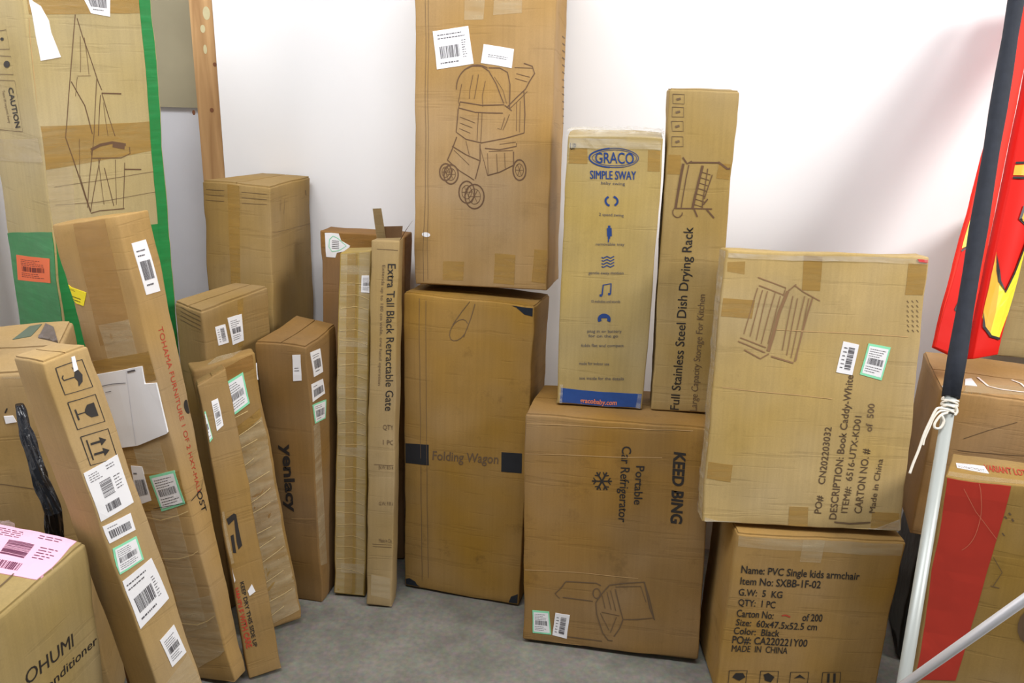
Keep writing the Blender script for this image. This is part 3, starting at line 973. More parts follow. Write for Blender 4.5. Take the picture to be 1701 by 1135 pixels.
S_ = Carton('S', 'cardboard_box', 'large pale box with a book rack drawing, leaning on top of the armchair carton', (206, 170, 116), seed=15, bulge=.006, amp=.003, dirt=.14)
for q in ([(1208, 436), (1236, 434), (1236, 456), (1208, 452)], [(1203, 495), (1254, 499), (1249, 530), (1200, 526)], [(1335, 424), (1366, 426), (1362, 484), (1332, 482)],
          [(1510, 438), (1541, 440), (1537, 492), (1504, 490)], [(1174, 768), (1217, 772), (1214, 801), (1172, 796)], [(1311, 840), (1342, 842), (1339, 884), (1307, 882)],
          [(1448, 850), (1494, 852), (1491, 884), (1444, 884)]):
    S_.tape(F, q)
for s, a, b, tp in (('PO#    CN202203032', (1363, 852), (1380, 709), (1352, 851)), ('DESCRIPTION: Book Caddy-White', (1388, 862), (1416, 622), (1376, 861)),
                    ('ITEM#:  6516-UTX-KD01', (1407, 852), (1430, 690), (1396, 851)), ('CARTON NO. #', (1430, 853), (1444, 745), (1418, 852)),
                    ('of  500', (1447, 716), (1453, 670), (1436, 715)), ('Made in China', (1452, 852), (1466, 762), (1442, 851))):
    S_.text(F, s, a, b, tp, INK_SOFT if 'of' == s[:2] else plain('faded_black_ink', (88, 68, 46), .7), .008)
S_.sticker(F, [(1400, 566), (1426, 572), (1414, 622), (1387, 617)], 'bars_side')
S_.sticker(F, [(1442, 570), (1480, 577), (1464, 631), (1427, 621)], 'dense', LABEL_GREEN)
SL = []
for a, b in (((1266, 482), (1246, 560)), ((1274, 484), (1256, 566)), ((1287, 486), (1264, 572)), ((1296, 492), (1275, 572)), ((1317, 492), (1298, 582)), ((1325, 496), (1305, 590)), ((1337, 492), (1312, 594)), ((1344, 496), (1320, 598)), ((1258, 478), (1236, 556))):
    SL.append((.0022, [a, b]))
SL += [(.003, [(1258, 460), (1305, 478), (1300, 492)]), (.003, [(1260, 474), (1300, 490)]), (.008, [(1308, 484), (1294, 520), (1284, 556), (1275, 584)]), (.0026, [(1320, 474), (1336, 486), (1362, 500)]),
       (.003, [(1322, 472), (1306, 486)]), (.0036, [(1350, 495), (1334, 545), (1318, 600)]), (.003, [(1230, 562), (1272, 578)]), (.003, [(1226, 568), (1270, 586)]), (.003, [(1236, 582), (1262, 596), (1276, 588)]),
       (.004, [(1280, 592), (1316, 602)])]
S_.strokes(F, SL, .002, plain('faint_brown_ink', (138, 104, 70), .7))
S_.strokes(F, [(.0016, [(1200, 645), (1280, 652), (1380, 662)]), (.0016, [(1290, 548), (1400, 552), (1510, 560)])], .001, plain('pale_crease', (196, 158, 106), .7), 'crease')
S_.strokes(F, [(.004, [(1385, 866), (1410, 870), (1445, 868)])], .003, INK_SOFT, 'slit')
S_.strokes(F, [(.0016, [(x, 500 + k * 8), (x + 3, 504 + k * 8)]) for k in range(7) for x in (1508, 1516, 1524)], .0016, INK_SOFT, 'printed_marks')
S_.tape(F, [(1206, 420), (1543, 431), (1542, 440), (1205, 428)], FILM, .0016, 'plastic_film', .004)
S_.tape(F, [(1165, 858), (1230, 876), (1228, 886), (1166, 872)], FILM, .002, 'plastic_film', .008)
S_.tape(F, [(1440, 884), (1494, 862), (1495, 885), (1450, 886)], FILM, .0016, 'plastic_film', .005)
S_.uvquad('left', [(0, 0), (1, 0), (1, 1), (0, 1)], FILM, .001, 'plastic_film', False, .004)
S_.lay('red_corner_tag', F, [S_.pxp(F, [(1524, 431), (1543, 432), (1542, 437), (1526, 436)])], plain('red_tag', (206, 60, 60), .5), .003)

# ------------------------------------------------------------------ slim boxes left of the wagon
L_ = Carton('L', 'cardboard_box', 'red-brown flat box with torn white and green label, behind the taped slim box', (164, 118, 76), seed=17, dirt=.3)
L_.tape(F, [(536, 386), (624, 390), (622, 420), (536, 412)], TAPE_DARK)
L_.lay('sticker', F, [L_.pxp(F, [(541, 388), (563, 386), (567, 400), (582, 408), (578, 416), (560, 420), (557, 428), (542, 427)])], LABEL_WHITE, .0014)
L_.strokes(F, [(.002, [(548, 398), (554, 392), (562, 396), (576, 408), (564, 416), (552, 418), (547, 410), (548, 398)])], .002, LABEL_GREEN, 'label_edge', off=.0024)
L_.strokes(F, [(.0014, [(552, 400 + k * 3), (564, 401 + k * 3)]) for k in range(5)], .0014, INK_GREY, 'printed_lines', off=.0024)

K_ = Carton('K', 'cardboard_box', 'slim tall box wrapped all over in shiny tan tape with one small white label', (196, 160, 92), seed=19, bulge=.003, amp=.003, dirt=.1, horizontal=True)
K_.tape(F, [(566, 420), (591, 420), (585, 986), (556, 984)], TAPE_CLEAR, .0005)
K_.tape(F, [(597, 420), (621, 419), (611, 990), (590, 988)], TAPE_CLEAR, .0005)
K_.tape(F, [(577, 422), (594, 422), (592, 986), (572, 986)], tape_mat('golden_tape', (184, 146, 78), .35), .0005)
for y in (440, 560, 742, 936):
    K_.tape(F, [(566, y), (621, y + 2), (620, y + 18), (565, y + 15)], TAPE_CLEAR, .0006)
K_.strokes(F, [(.0011, [(567 - k * .3, 470 + k * 19 + (k * 7 % 5)), (592 - k * .3, 471 + k * 19), (620 - k * .3, 474 + k * 19 + (k * 5 % 7))]) for k in range(26)], .001, plain('tape_wrinkle', (222, 196, 140), .3), 'tape_wrinkle', off=.002)
K_.sticker(F, [(601, 458), (619, 458), (618, 487), (600, 486)], 'dense', off=.0022)

M_ = Carton('M', 'cardboard_box', 'slim tall box printed Extra Tall Black Retractable Gate, top flaps open', (184, 150, 104), seed=21, bulge=.002, dirt=.1)
M_.text(F, 'Extra Tall Black Retractable Gate', (644, 438), (640, 682), (657, 438), INK, .004)
M_.text(F, 'Extends up to 180 cm wide, one hand operation', (635, 440), (628, 640), (640, 440), INK_SOFT, 0)
M_.text(F, 'QTY:', (637, 713), (656, 714), (637, 705), INK_SOFT, 0)
M_.text(F, '1 PC', (637, 738), (655, 739), (637, 730), INK_SOFT, 0)
M_.strokes(F, [(.0014, [(622, 771), (662, 773)]), (.0012, [(659, 836), (658, 985)]), (.0012, [(619, 907), (660, 909)]), (.0012, [(619, 903), (660, 905)]), (.0012, [(626, 414), (670, 416)]),
               (.0012, [(630, 771), (630, 780)])], .001, INK_SOFT, 'printed_lines')
for y, t in ((778, 'N.W: 8.5 kg'), (838, 'G.W: 9.8 kg'), (900, 'Made in China')):
    M_.text(F, t, (630, y), (655, y + 1), (630, y - 6), INK_SOFT, 0)
M_.tape(F, [(617, 955), (662, 962), (660, 997), (616, 990)], TAPE_CLEAR)
# its open flaps
def flap_up(c, e0, e1, out, h, name='flap', mat=None, curl=0.0, taper=0.0):
    """a flap standing up from the top edge e0-e1 (uv on top), leaning outwards by out (local vector)"""
    a, b = c.surf('top', *e0), c.surf('top', *e1)
    n = c.normal('top')
    t = (b - a).normalized()
    d = Vector(out).normalized()
    th = d.cross(t).normalized() * .0035
    bm = bmesh.new()
    rows = []
    for i in range(5):
        k = i / 4
        off = d * h * k + n * curl * k * k
        rows.append([bm.verts.new(a + t * taper * k + off), bm.verts.new(b - t * taper * k + off)])
    for i in range(4):
        bm.faces.new((rows[i][0], rows[i][1], rows[i + 1][1], rows[i + 1][0]))
    r = bmesh.ops.solidify(bm, geom=bm.faces[:], thickness=.0035)
    bmesh.ops.recalc_face_normals(bm, faces=bm.faces)
    me = bpy.data.meshes.new(name)
    bm.to_mesh(me)
    bm.free()
    return link(name, me, mat or c.mat, c.root)


DARKCARD = card_mat((140, 98, 62), 44, .2)
flap_up(M_, (.06, .97), (.94, .97), (0, .02, .06), .034, mat=DARKCARD)
flap_up(M_, (.0, .99), (.36, .99), (-.016, 0, .1), .085, taper=.001)
flap_up(M_, (.98, .05), (.98, .75), (.05, 0, .1), .075, mat=DARKCARD, curl=-.012, taper=.006)

# ------------------------------------------------------------------ back left: tall box, low box, yenlacy box
G_ = Carton('G', 'cardboard_box', 'tall plain brown box in front of the wooden stud, highest of the left back group', (180, 144, 96), seed=23, bulge=.004, dirt=.15)
G_.flaps(.005, .004, 'v')
G_.tape(F, [(377, 308), (398, 310), (400, 475), (385, 474)], TAPE)
G_.tape('top', [(378, 300), (398, 303), (462, 292), (440, 290)], TAPE_CLEAR)
G_.strokes(F, [(.0012, [(342, 316 + k * 9), (372, 318 + k * 9)]) for k in range(3)] + [(.0012, [(402, 320 + k * 9), (444, 322 + k * 9)]) for k in range(3)], .001, INK_SOFT, 'crease')
G_.strokes('right', [(.004, [(507, 316), (508, 325)]), (.0014, [(468, 330), (466, 350)]), (.0014, [(474, 330), (472, 356)]), (.001, [(450, 388), (515, 372)])], .002, INK_SOFT, 'printed_marks')

H_ = Carton('Hh', 'cardboard_box', 'lower brown box with two white barcode labels, in front of the tall plain box', (172, 134, 84), seed=25, bulge=.003, dirt=.15)
H_.flaps(.006, .005, 'v')
H_.strokes(F, [(.002, [(301, 510 + k * 7), (334, 528 + k * 7)]) for k in range(4)], .002, INK_SOFT, 'flute_edge')
H_.sticker('right', [(357, 545), (374, 540), (379, 570), (362, 575)], 'bars_side')
H_.sticker('right', [(378, 530), (401, 523), (405, 566), (386, 574)], 'dense')
H_.tape('right', [(395, 500), (404, 496), (404, 575), (396, 578)], TAPE)

Y_ = Carton('Y', 'cardboard_box', 'brown box with the word yenlacy printed down its front', (156, 116, 74), seed=27, bulge=.004, dirt=.15)
Y_.flaps(.004, .004, 'v')
Y_.text(F, 'yenlacy', (469, 737), (479, 850), (486, 736), INK, .03, -0.0)
Y_.sticker(F, [(487, 591), (501, 590), (502, 632), (488, 633)], 'faint')
Y_.sticker('right', [(517, 586), (531, 579), (536, 618), (522, 627)], 'bars')
Y_.sticker('right', [(518, 639), (536, 630), (539, 654), (519, 668)], 'wide')
Y_.sticker('right', [(518, 673), (541, 664), (540, 695), (522, 704)], 'bars', LABEL_GREEN)
Y_.tape('right', [(517, 710), (530, 700), (543, 935), (532, 940)], TAPE_CLEAR)
Y_.strokes(F, [(.0014, [(486, 861), (528, 862)])], .001, plain('pale_crease', (196, 158, 106), .7), 'crease')

# ------------------------------------------------------------------ left: the leaning boxes
D_ = Carton('DD', 'cardboard_box', 'leaning box wrapped in brown tape with crumpled bottom corner and a large white label', (176, 134, 82), seed=29, bulge=.007, amp=.006, rad=.008, dirt=.3)
D_.sticker(F, [(371, 635), (403, 617), (416, 668), (382, 692)], 'dense', LABEL_GREEN, off=.003)
for k, v in enumerate((.66, .40, .12)):
    D_.uvquad(F, [(.30 - k * .12, v - .06), (.97, v), (.97, v + .15), (.34 - k * .12, v + .10)], TAPE_DARK if k % 2 else TAPE, .0012 + .0001 * k, 'tape', True, .004)
D_.uvquad(F, [(.02, .02), (.96, .03), (.97, .78), (.03, .70)], TAPE_CLEAR, .0022, 'tape', True, .004)
_r = random.Random(4)
for k in range(13):
    v = .80 - k * .062 + _r.uniform(-.015, .015)
    a, b = _r.uniform(.05, .4), _r.uniform(.6, .96)
    sl = _r.uniform(.02, .05)
    D_.lay('tape_wrinkle', F, [[(a, v), (b, v + sl), (b, v + sl + .0022), (a, v + .0022)]], plain('tape_wrinkle', (214, 186, 134), .3), .0062, False)
D_.tape(F, [(364, 614), (420, 587), (424, 610), (368, 636)], TAPE_DARK, .0012)
D_.tape('top', [(345, 605), (368, 588), (400, 582), (365, 610)], TAPE_CLEAR, .001)
D_.lay('torn_scrap', 'right', [[(.1, .90), (.5, .90), (.5, .95), (.1, .96)]], LABEL_WHITE, .002)

C_ = Carton('C', 'cardboard_box', 'leaning box with a black hook-shaped mark and red and black lettering near the floor', (174, 134, 84), seed=31, bulge=.002, dirt=.12)
C_.flaps(.003, .003, 'v')
C_.sticker(F, [(329, 690), (341, 682), (353, 728), (343, 739)], 'dense', LABEL_GREEN)
C_.sticker(F, [(351, 666), (362, 661), (371, 706), (360, 716)], 'dense')
C_.lay('printed_logo', F, [C_.pxp(F, p) for p in ([(376, 862), (388, 852), (391, 860), (380, 872)], [(388, 852), (392, 854), (402, 905), (396, 912), (393, 900)],
                                                   [(383, 890), (388, 887), (392, 918), (387, 918)])], INK, .001, False)
C_.tape(F, [(341, 862), (372, 850), (388, 935), (362, 948)], TAPE_CLEAR, .001)
C_.lay('scrap_of_tape', F, [C_.pxp(F, [(383, 944), (390, 964), (375, 978), (378, 962)])], LABEL_WHITE, .0016)
C_.lay('scrap_of_tape', F, [C_.pxp(F, [(418, 970), (424, 982), (414, 990), (411, 982)])], LABEL_WHITE, .0016)
C_.text(F, 'FRAGILE MADE IN CHINA', (377, 986), (404, 1106), (384, 983), INK, .02)
C_.text(F, 'HANDLE WITH CARE', (386, 980), (410, 1078), (395, 976), INK_RED, .03)
C_.text(F, 'KEEP DRY THIS SIDE UP', (398, 968), (422, 1076), (404, 965), INK, .02)

B_ = Carton('B', 'cardboard_box', 'tall leaning box with a folded white delivery sheet and red lettering along its edge', (196, 154, 104), seed=33, bulge=.004, dirt=.14)
B_.tape(F, [(120, 370), (173, 364), (222, 560), (168, 575)], tape_mat('thin_brown_tape', (178, 136, 78), .35), .0006)
B_.tape(F, [(165, 540), (215, 530), (345, 1040), (310, 1050)], TAPE_CLEAR, .0006)
B_.tape(F, [(155, 600), (256, 582), (268, 628), (166, 646)], TAPE, .0008)
B_.tape(F, [(215, 790), (312, 780), (326, 835), (232, 850)], TAPE, .0008)
B_.tape(F, [(290, 1000), (365, 985), (385, 1080), (330, 1110)], TAPE_CLEAR, .0008)
B_.strokes(F, [(.0018, [(232, 855), (270, 862), (320, 848)]), (.0018, [(262, 925), (300, 926), (342, 915)]), (.0018, [(285, 1032), (330, 1036), (366, 1022)])], .001, plain('tape_wrinkle', (222, 196, 140), .3), 'tape_wrinkle', off=.003)
B_.sticker(F, [(109, 474), (144, 486), (139, 508), (114, 500)], 'sheet', base=plain('yellow_label', (240, 222, 40), .5), ink=INK, lab='yellow label')
B_.sticker(F, [(219, 773), (238, 775), (254, 830), (232, 838)], 'wide')
B_.sticker(F, [(250, 790), (291, 780), (309, 836), (271, 848)], 'dense', LABEL_GREEN)
sh = B_.lay('delivery_sheet', F, [B_.pxp(F, [(160, 622), (238, 607), (243, 636), (268, 634), (290, 714), (232, 738), (203, 742)])], PAPER, .004)
B_.strokes(F, [(.0012, [(213, 615), (229, 736)])], .001, plain('paper_fold', (205, 206, 216), .6), 'paper_fold', off=.0052, parent=sh)
B_.strokes(F, [(.004, [(215, 616), (228, 613)]), (.0016, [(172, 640), (190, 636), (212, 634)]), (.0014, [(178, 650), (188, 648)])], .002, INK_GREY, 'printed_lines', off=.0052, parent=sh)

# barcode label and red lettering on its narrow right side
B_.sticker('right', [(219, 405), (243, 399), (266, 483), (242, 490)], 'bars')
B_.text('right', 'TOHAMA FURNITURE 1 OF 2 HXY-MALL', (262, 545), (329, 822), (270, 542), INK_RED, 0)
B_.strokes(F, [(.0016, [(258, 843), (285, 838), (313, 834)])], .001, INK, 'string', off=.003)
B_.strokes('right', [(.0018, [(317, 832), (332, 815), (350, 783)])], .001, INK, 'string', off=.003)
B_.lay('stamp', 'right', [B_.pxp('right', ell(311, 675, 5, 12, -12, 14)[:-1])], INK, .0016, False)
B_.text('right', 'OST', (326, 818), (336, 852), (334, 814), INK, .01)

I_ = Carton('I', 'cardboard_box', 'narrow leaning box with umbrella, glass and arrow symbols above five white labels', (202, 162, 112), seed=35, bulge=.002, dirt=.08)
I_.flaps(.003, .003, 'v')


def icon(c, face, x, y, kind, s=46, k=.36):
    # a framed handling symbol turned on its side; x, y is the top-left corner of the frame
    def q(a, b):
        return (x + a * 45 + b * 16, y - a * 14 + b * 46)
    c.strokes(face, [(.0018, [q(0, 0), q(1, 0), q(1, 1), q(0, 1), q(0, 0)])], .002, INK, 'printed_icon_frame')
    if kind == 'umbrella':
        c.lay('printed_icon', face, [c.pxp(face, [q(.55, .15), q(.74, .3), q(.82, .5), q(.74, .72), q(.55, .85), q(.6, .66), q(.52, .5), q(.6, .34)])], INK, .001, False)
        c.strokes(face, [(.0022, [q(.52, .5), q(.15, .5), q(.12, .4), q(.18, .32)])], .002, INK, 'printed_icon')
    elif kind == 'glass':
        c.lay('printed_icon', face, [c.pxp(face, [q(.85, .25), q(.85, .75), q(.6, .74), q(.48, .6), q(.44, .5), q(.48, .4), q(.6, .26)])], INK, .001, False)
        c.strokes(face, [(.0022, [q(.46, .5), q(.16, .5)]), (.003, [q(.16, .3), q(.16, .7)])], .002, INK, 'printed_icon')
    else:
        for b in (.32, .68):
            c.strokes(face, [(.0042, [q(.25, b), q(.62, b)])], .002, INK, 'printed_icon')
            c.lay('printed_icon', face, [c.pxp(face, [q(.60, b - .14), q(.82, b), q(.60, b + .14)])], INK, .001, False)
        c.strokes(face, [(.0024, [q(.16, .15), q(.16, .85)])], .002, INK, 'printed_icon')


icon(I_, F, 93, 611, 'umbrella')
icon(I_, F, 113, 670, 'glass')
icon(I_, F, 134, 728, 'arrows')
I_.sticker(F, [(138, 788), (195, 755), (221, 834), (166, 868)], 'ship')
I_.sticker(F, [(170, 876), (216, 852), (224, 880), (182, 904)], 'wide')
I_.sticker(F, [(187, 913), (225, 891), (237, 930), (196, 958)], 'dense', LABEL_GREEN)
I_.sticker(F, [(199, 970), (250, 928), (279, 994), (231, 1044)], 'fbx')
I_.sticker(F, [(264, 1064), (288, 1037), (309, 1082), (285, 1108)], 'dense')
I_.tape(F, [(272, 1140), (312, 1085), (335, 1135), (300, 1165)], TAPE_CLEAR, .001)
I_.lay('torn_scrap', F, [I_.pxp(F, [(119, 594), (125, 592), (131, 614), (124, 618)])], LABEL_WHITE, .0016)

E_ = Carton('E', 'cardboard_box', 'battered box at left edge with grey and green tape on its lid', (188, 150, 102), seed=37, bulge=.005, amp=.005, rad=.007, dirt=.2)
E_.flaps(.006, .004, 'u')
E_.lay('green_grey_label', 'top', [E_.pxp('top', [(24, 567), (52, 547), (72, 544), (54, 562)])], plain('grey_green_label', (84, 96, 80), .5), .0055)
E_.uvquad('top', E_.pxp('top', [(66, 565), (78, 543), (92, 548), (98, 572)]), plain('grey_tape', (98, 88, 84), .35, var=.1, scale=90), .0055, 'grey_tape', True, .008)
E_.tape(F, [(0, 606), (60, 606), (62, 630), (0, 630)], TAPE_CLEAR)
E_.strokes(F, [(.003, [(8, 688), (11, 680)])], .003, INK, 'slit')
E_.lay('torn_scrap', F, [E_.pxp(F, [(6, 693), (22, 692), (28, 702), (10, 705)])], LABEL_WHITE, .002)
E_.strokes(F, [(.0016, [(0, 802), (40, 808), (60, 812)])], .001, INK_SOFT, 'crease')

F_ = Carton('F', 'cardboard_box', 'big box at bottom left corner with a pink shipping label on its lid', (190, 158, 104), seed=39, bulge=.006, amp=.004, rad=.006, dirt=.12)
F_.flaps(.005, .004, 'v')
PINK = plain('pink_label', (246, 190, 214), .5)
F_.sticker('top', [(-12, 872), (130, 905), (68, 966), (-60, 950)], 'ship', base=PINK, ink=plain('purple_ink', (110, 52, 84), .6), off=.0055, lab='pink shipping label')
F_.text(F, 'OHUMI', (41, 1140), (120, 1073), (38, 1117), INK, 0, .0)
F_.text(F, 'Air Conditioner', (20, 1202), (161, 1068), (18, 1186), INK, .004, .0)
F_.strokes('top', [(.0026, [(0, 980), (12, 970), (25, 958)])], .002, INK_SOFT, 'slit', off=.006)
F_.tape('top', [(-30, 858), (-5, 845), (44, 868), (10, 876)], FILM, .008, 'plastic_film', .02)

J_ = Carton('J', 'cardboard_box', 'dark narrow box with red print squeezed between pink-labelled and symbol boxes', (150, 106, 72), seed=41, bulge=.002, dirt=.2)
J_.lay('red_print', F, [J_.pxp(F, p) for p in ([(171, 915), (186, 918), (192, 970), (180, 965)], [(183, 985), (194, 985), (203, 1030), (190, 1025)])],
       plain('faded_red_print', (168, 78, 56), .6), .001, False)

# big box with green tape along its edges
A_ = Carton('A', 'cardboard_box', 'huge pale box at upper left edged with green tape, orange label low on it', (206, 178, 130), seed=43, bulge=.004, dirt=.1)
A_.uvquad(F, A_.pxp(F, [(229, -20), (262, -20), (303, 600), (281, 600)]), GREEN_WRAP, .0012, 'green_tape')
A_.uvquad('left', (lambda a, b: [(0, a[1]), (1, b[1]), (1, .3), (0, .3)])(A_.uv('left', 6, 385), A_.uv('left', 85, 385)), GREEN_WRAP, .0012, 'green_tape')
A_.uvquad(F, A_.pxp(F, [(85.5, 385), (266, 372), (300, 640), (125, 640)]), GREEN_WRAP, .0010, 'green_tape')
A_.sticker('left', [(28, 423), (84, 430), (86, 470), (31, 465)], 'dense', base=plain('orange_label', (240, 112, 60), .5), ink=plain('dark_red_ink', (120, 40, 30), .6), off=.002, lab='orange label')
A_.text('left', 'CAUTION', (14, 146), (26, 212), (22, 144), INK, .02)
A_.strokes('left', [(.0014, [(-14, 132), (26, 134), (38, 218), (-4, 216)]), (.0014, [(-14, 92), (20, 94), (24, 124), (-12, 122)]), (.0014, [(-14, 52), (12, 50), (18, 82), (-12, 82)])], .001, INK_SOFT, 'printed_frame')
A_.lay('printed_icon', 'left', [A_.pxp('left', ell(13, 107, 5, 6, 0, 10)[:-1]), A_.pxp('left', ell(5, 65, 3, 3, 0, 8)[:-1])], INK, .001, False)
A_.text('left', 'Team lift required, heavy', (4, 150), (14, 205), (8, 149), INK_SOFT, 0)
A_.tape('left', [(-10, 232), (62, 230), (70, 270), (-8, 268)], TAPE_CLEAR, .0008)
A_.tape(F, [(64, 210), (250, 202), (256, 250), (68, 283)], TAPE, .0006)
A_.tape(F, [(42, -10), (230, -10), (232, 22), (46, 24)], TAPE, .0006)
A_.tape(F, [(66, 283), (120, 276), (126, 380), (84, 380)], TAPE_CLEAR, .0008)
A_.lay('torn_label', F, [A_.pxp(F, [(45, -5), (54, 3), (66, 10), (80, 34), (84, 54), (101, 94), (67, 101)])], LABEL_WHITE, .0018)
A_.sticker(F, [(128, -20), (182, -20), (182, 28), (150, 22)], 'bars')
A_.strokes(F, [(.0018, [(124, 24), (116, 130), (107, 228)]), (.0018, [(127, 30), (162, 135), (168, 150)]), (.0022, [(107, 228), (130, 290), (150, 352)]), (.0022, [(118, 135), (140, 175), (152, 222)]),
               (.0016, [(160, 130), (155, 220), (148, 300), (145, 345)]), [(128, 128), (125, 160)], [(133, 60), (133, 120)], [(140, 62), (147, 124)], [(128, 126), (150, 126)],
               (.0016, [(168, 155), (190, 225)]), [(171, 170), (178, 225)], (.003, [(168, 155), (200, 156)]), (.0016, [(166, 158), (162, 225)]),
               (.007, [(150, 248), (165, 240), (185, 236), (208, 240)]), (.012, [(186, 240), (206, 244)]), (.0022, [(150, 250), (152, 262), (200, 262), (215, 255), (214, 244)]),
               (.003, [(205, 281), (234, 282)]), (.0016, [(206, 270), (203, 345)]), (.0016, [(165, 262), (150, 350)]), (.0016, [(172, 278), (188, 342)]), [(190, 265), (192, 340)],
               [(162, 262), (172, 340)], (.0024, [(150, 354), (165, 350), (205, 346)]), [(130, 230), (132, 290), (150, 350)]], .001, INK_BROWN)
A_.strokes(F, [(.0012, [(90, 310), (160, 300), (258, 285)]), (.0012, [(92, 340), (160, 336), (262, 318)])], .001, INK_SOFT, 'crease')
A_.strokes(F, [(.0014, [(46, 30), (60, 160), (66, 220)])], .001, plain('pale_crease', (196, 158, 106), .7), 'crease')

# small yellow-green thing between the boxes
def lump(name, center, r, mat, seed, parent=None, squash=(1, 1, 1), amp=.35, sub=3, freq=1.6):
    bm = bmesh.new()
    bmesh.ops.create_icosphere(bm, subdivisions=sub, radius=1)
    for v in bm.verts:
        n = noise.noise(v.co * freq + Vector((seed, 0, 0)))
        n2 = noise.noise(v.co * freq * 3 + Vector((0, seed, 0)))
        s = 1 + amp * n + amp * .5 * n2
        v.co = Vector((v.co.x * squash[0], v.co.y * squash[1], v.co.z * squash[2])) * s * r
        v.co += Vector(center)
    for f in bm.faces:
        f.smooth = False
    me = bpy.data.meshes.new(name)
    bm.to_mesh(me)
    bm.free()
    return link(name, me, mat, parent)


# ------------------------------------------------------------------ black plastic bag standing between the battered box and the symbol box
bag_pts = [(32, 672, 1.72), (44, 720, 1.71), (66, 790, 1.70), (88, 850, 1.70), (94, 915, 1.73), (94, 1000, 1.77), (94, 1090, 1.80)]
BAGM = plain('black_plastic', (22, 24, 30), 0.22, bump=.9, scale=38)
bm = bmesh.new()
prev = None
ctr = [unproj(*p) for p in bag_pts]
dz = ctr[-1]
ctr.append(Vector((dz.x + .01, dz.y, .005)))
rad = [.008, .011, .014, .016, .016, .016, .015, .014]
for i in range(len(ctr) * 5 - 4):
    a = i / 5
    k = min(int(a), len(ctr) - 2)
    t = a - k
    c0 = ctr[k].lerp(ctr[k + 1], t)
    r0 = rad[k] * (1 - t) + rad[k + 1] * t
    ring = []
    for j in range(22):
        an = 2 * math.pi * j / 22
        d = Vector((math.cos(an), math.sin(an), 0))
        rr = r0 * (1 + .38 * noise.noise(Vector((math.cos(an) * 2.2, math.sin(an) * 2.2, i * .45))))
        ring.append(bm.verts.new(c0 + d * rr))
    if prev:
        for j in range(22):
            bm.faces.new((prev[j], prev[(j + 1) % 22], ring[(j + 1) % 22], ring[j]))
    else:
        bm.faces.new(ring)
    prev = ring
bm.faces.new(prev)
bmesh.ops.recalc_face_normals(bm, faces=bm.faces)
me = bpy.data.meshes.new('plastic_bag')
bm.to_mesh(me)
bm.free()
tag(link('plastic_bag', me, BAGM, None), 'crinkled black plastic bag between the battered box and the symbol box', 'bag')

# ------------------------------------------------------------------ right side: boxes, banners, poles
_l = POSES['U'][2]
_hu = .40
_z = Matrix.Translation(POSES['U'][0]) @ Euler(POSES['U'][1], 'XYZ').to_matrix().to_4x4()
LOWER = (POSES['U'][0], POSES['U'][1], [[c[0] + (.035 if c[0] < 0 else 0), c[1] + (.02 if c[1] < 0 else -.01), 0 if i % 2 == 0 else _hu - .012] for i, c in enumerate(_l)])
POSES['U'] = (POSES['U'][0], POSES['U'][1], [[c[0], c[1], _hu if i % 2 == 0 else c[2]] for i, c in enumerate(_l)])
Carton(None, 'gap_filler_box', 'made-up low box in black plastic, darkening the shaded gap under the big plain box', None, 'box', 46, .004, .006, .008, 0,  # added box; its black colour stands in for the dark of the gap
       plain('black_gap_filler', (30, 27, 26), .3, bump=.6, scale=30), LOWER, 'body')
U_ = Carton('U', 'cardboard_box', 'big plain box at right under the red banners, white torn tape on its lid', (196, 150, 104), seed=45, bulge=.004, dirt=.15)
U_.flaps(.006, .004, 'u')
U_.tape('top', [(1605, 640), (1701, 645), (1701, 659), (1600, 655)], TAPE_CLEAR, .005)
U_.strokes('top', [(.006, [(1624, 630), (1640, 645), (1660, 650), (1701, 655)]), (.006, [(1680, 634), (1695, 640), (1706, 650)])], .005, plain('white_torn_tape', (240, 222, 214), .5), 'torn_tape', off=.006)
U_.lay('torn_label', 'top', [U_.pxp('top', [(1603, 633), (1613, 632), (1622, 645), (1602, 643)])], LABEL_WHITE, .006)
U_.lay('sticker', 'top', [U_.pxp('top', [(1561, 644), (1570, 641), (1568, 652), (1560, 653)])], LABEL_WHITE, .006)
U_.strokes(F, [(.0014, [(1600, 728), (1640, 714), (1690, 700)]), (.0014, [(1590, 748), (1701, 756)])], .001, INK_SOFT, 'crease')

V_ = Carton('V', 'cardboard_box', 'box with wide red band on its front at lower right behind the silver pole', (184, 144, 88), seed=47, bulge=.003, dirt=.15)
V_.uvquad(F, V_.pxp(F, [(1571, 792), (1681, 806), (1588, 1130), (1480, 1126)]), plain('red_print_band', (186, 52, 36), .45, var=.05, scale=9), .0010, 'red_band')
V_.sticker('top', [(1587, 769), (1635, 775), (1643, 787), (1590, 777)], 'sheet', off=.0016)
V_.text('top', 'VARIANT LOT', (1636, 782), (1706, 792), (1634, 772), INK_RED, .02)
V_.strokes(F, [(.0014, [(1602, 810), (1620, 850), (1655, 895)]), (.0014, ell(1590, 830, 40, 84, 0, 14, -20, 80))], .001, plain('scratch', (206, 112, 84), .5), 'scratch', off=.002)
V_.strokes(F, [(.004, [(1675, 852), (1678, 856)]), (.004, [(1680, 862), (1683, 866)]), (.004, [(1668, 858), (1671, 862)]), (.003, [(1664, 885), (1668, 890)]), (.0014, [(1650, 925), (1665, 950), (1650, 972)]), (.002, [(1645, 972), (1660, 976)])],
           .002, INK_SOFT, 'printed_marks')
V_.lay('printed_figure', F, [V_.pxp(F, ell(1712, 1040, 22, 30, 10, 14)[:-1])], INK_SOFT, .001, False)
V_.tape('top', [(1575, 783), (1701, 800), (1701, 806), (1574, 792)], TAPE_CLEAR, .001)

X_ = Carton('X', 'cardboard_box', 'cream box standing on the big plain box at the right edge behind the banner', (198, 172, 126), seed=49, bulge=.003, dirt=.1)

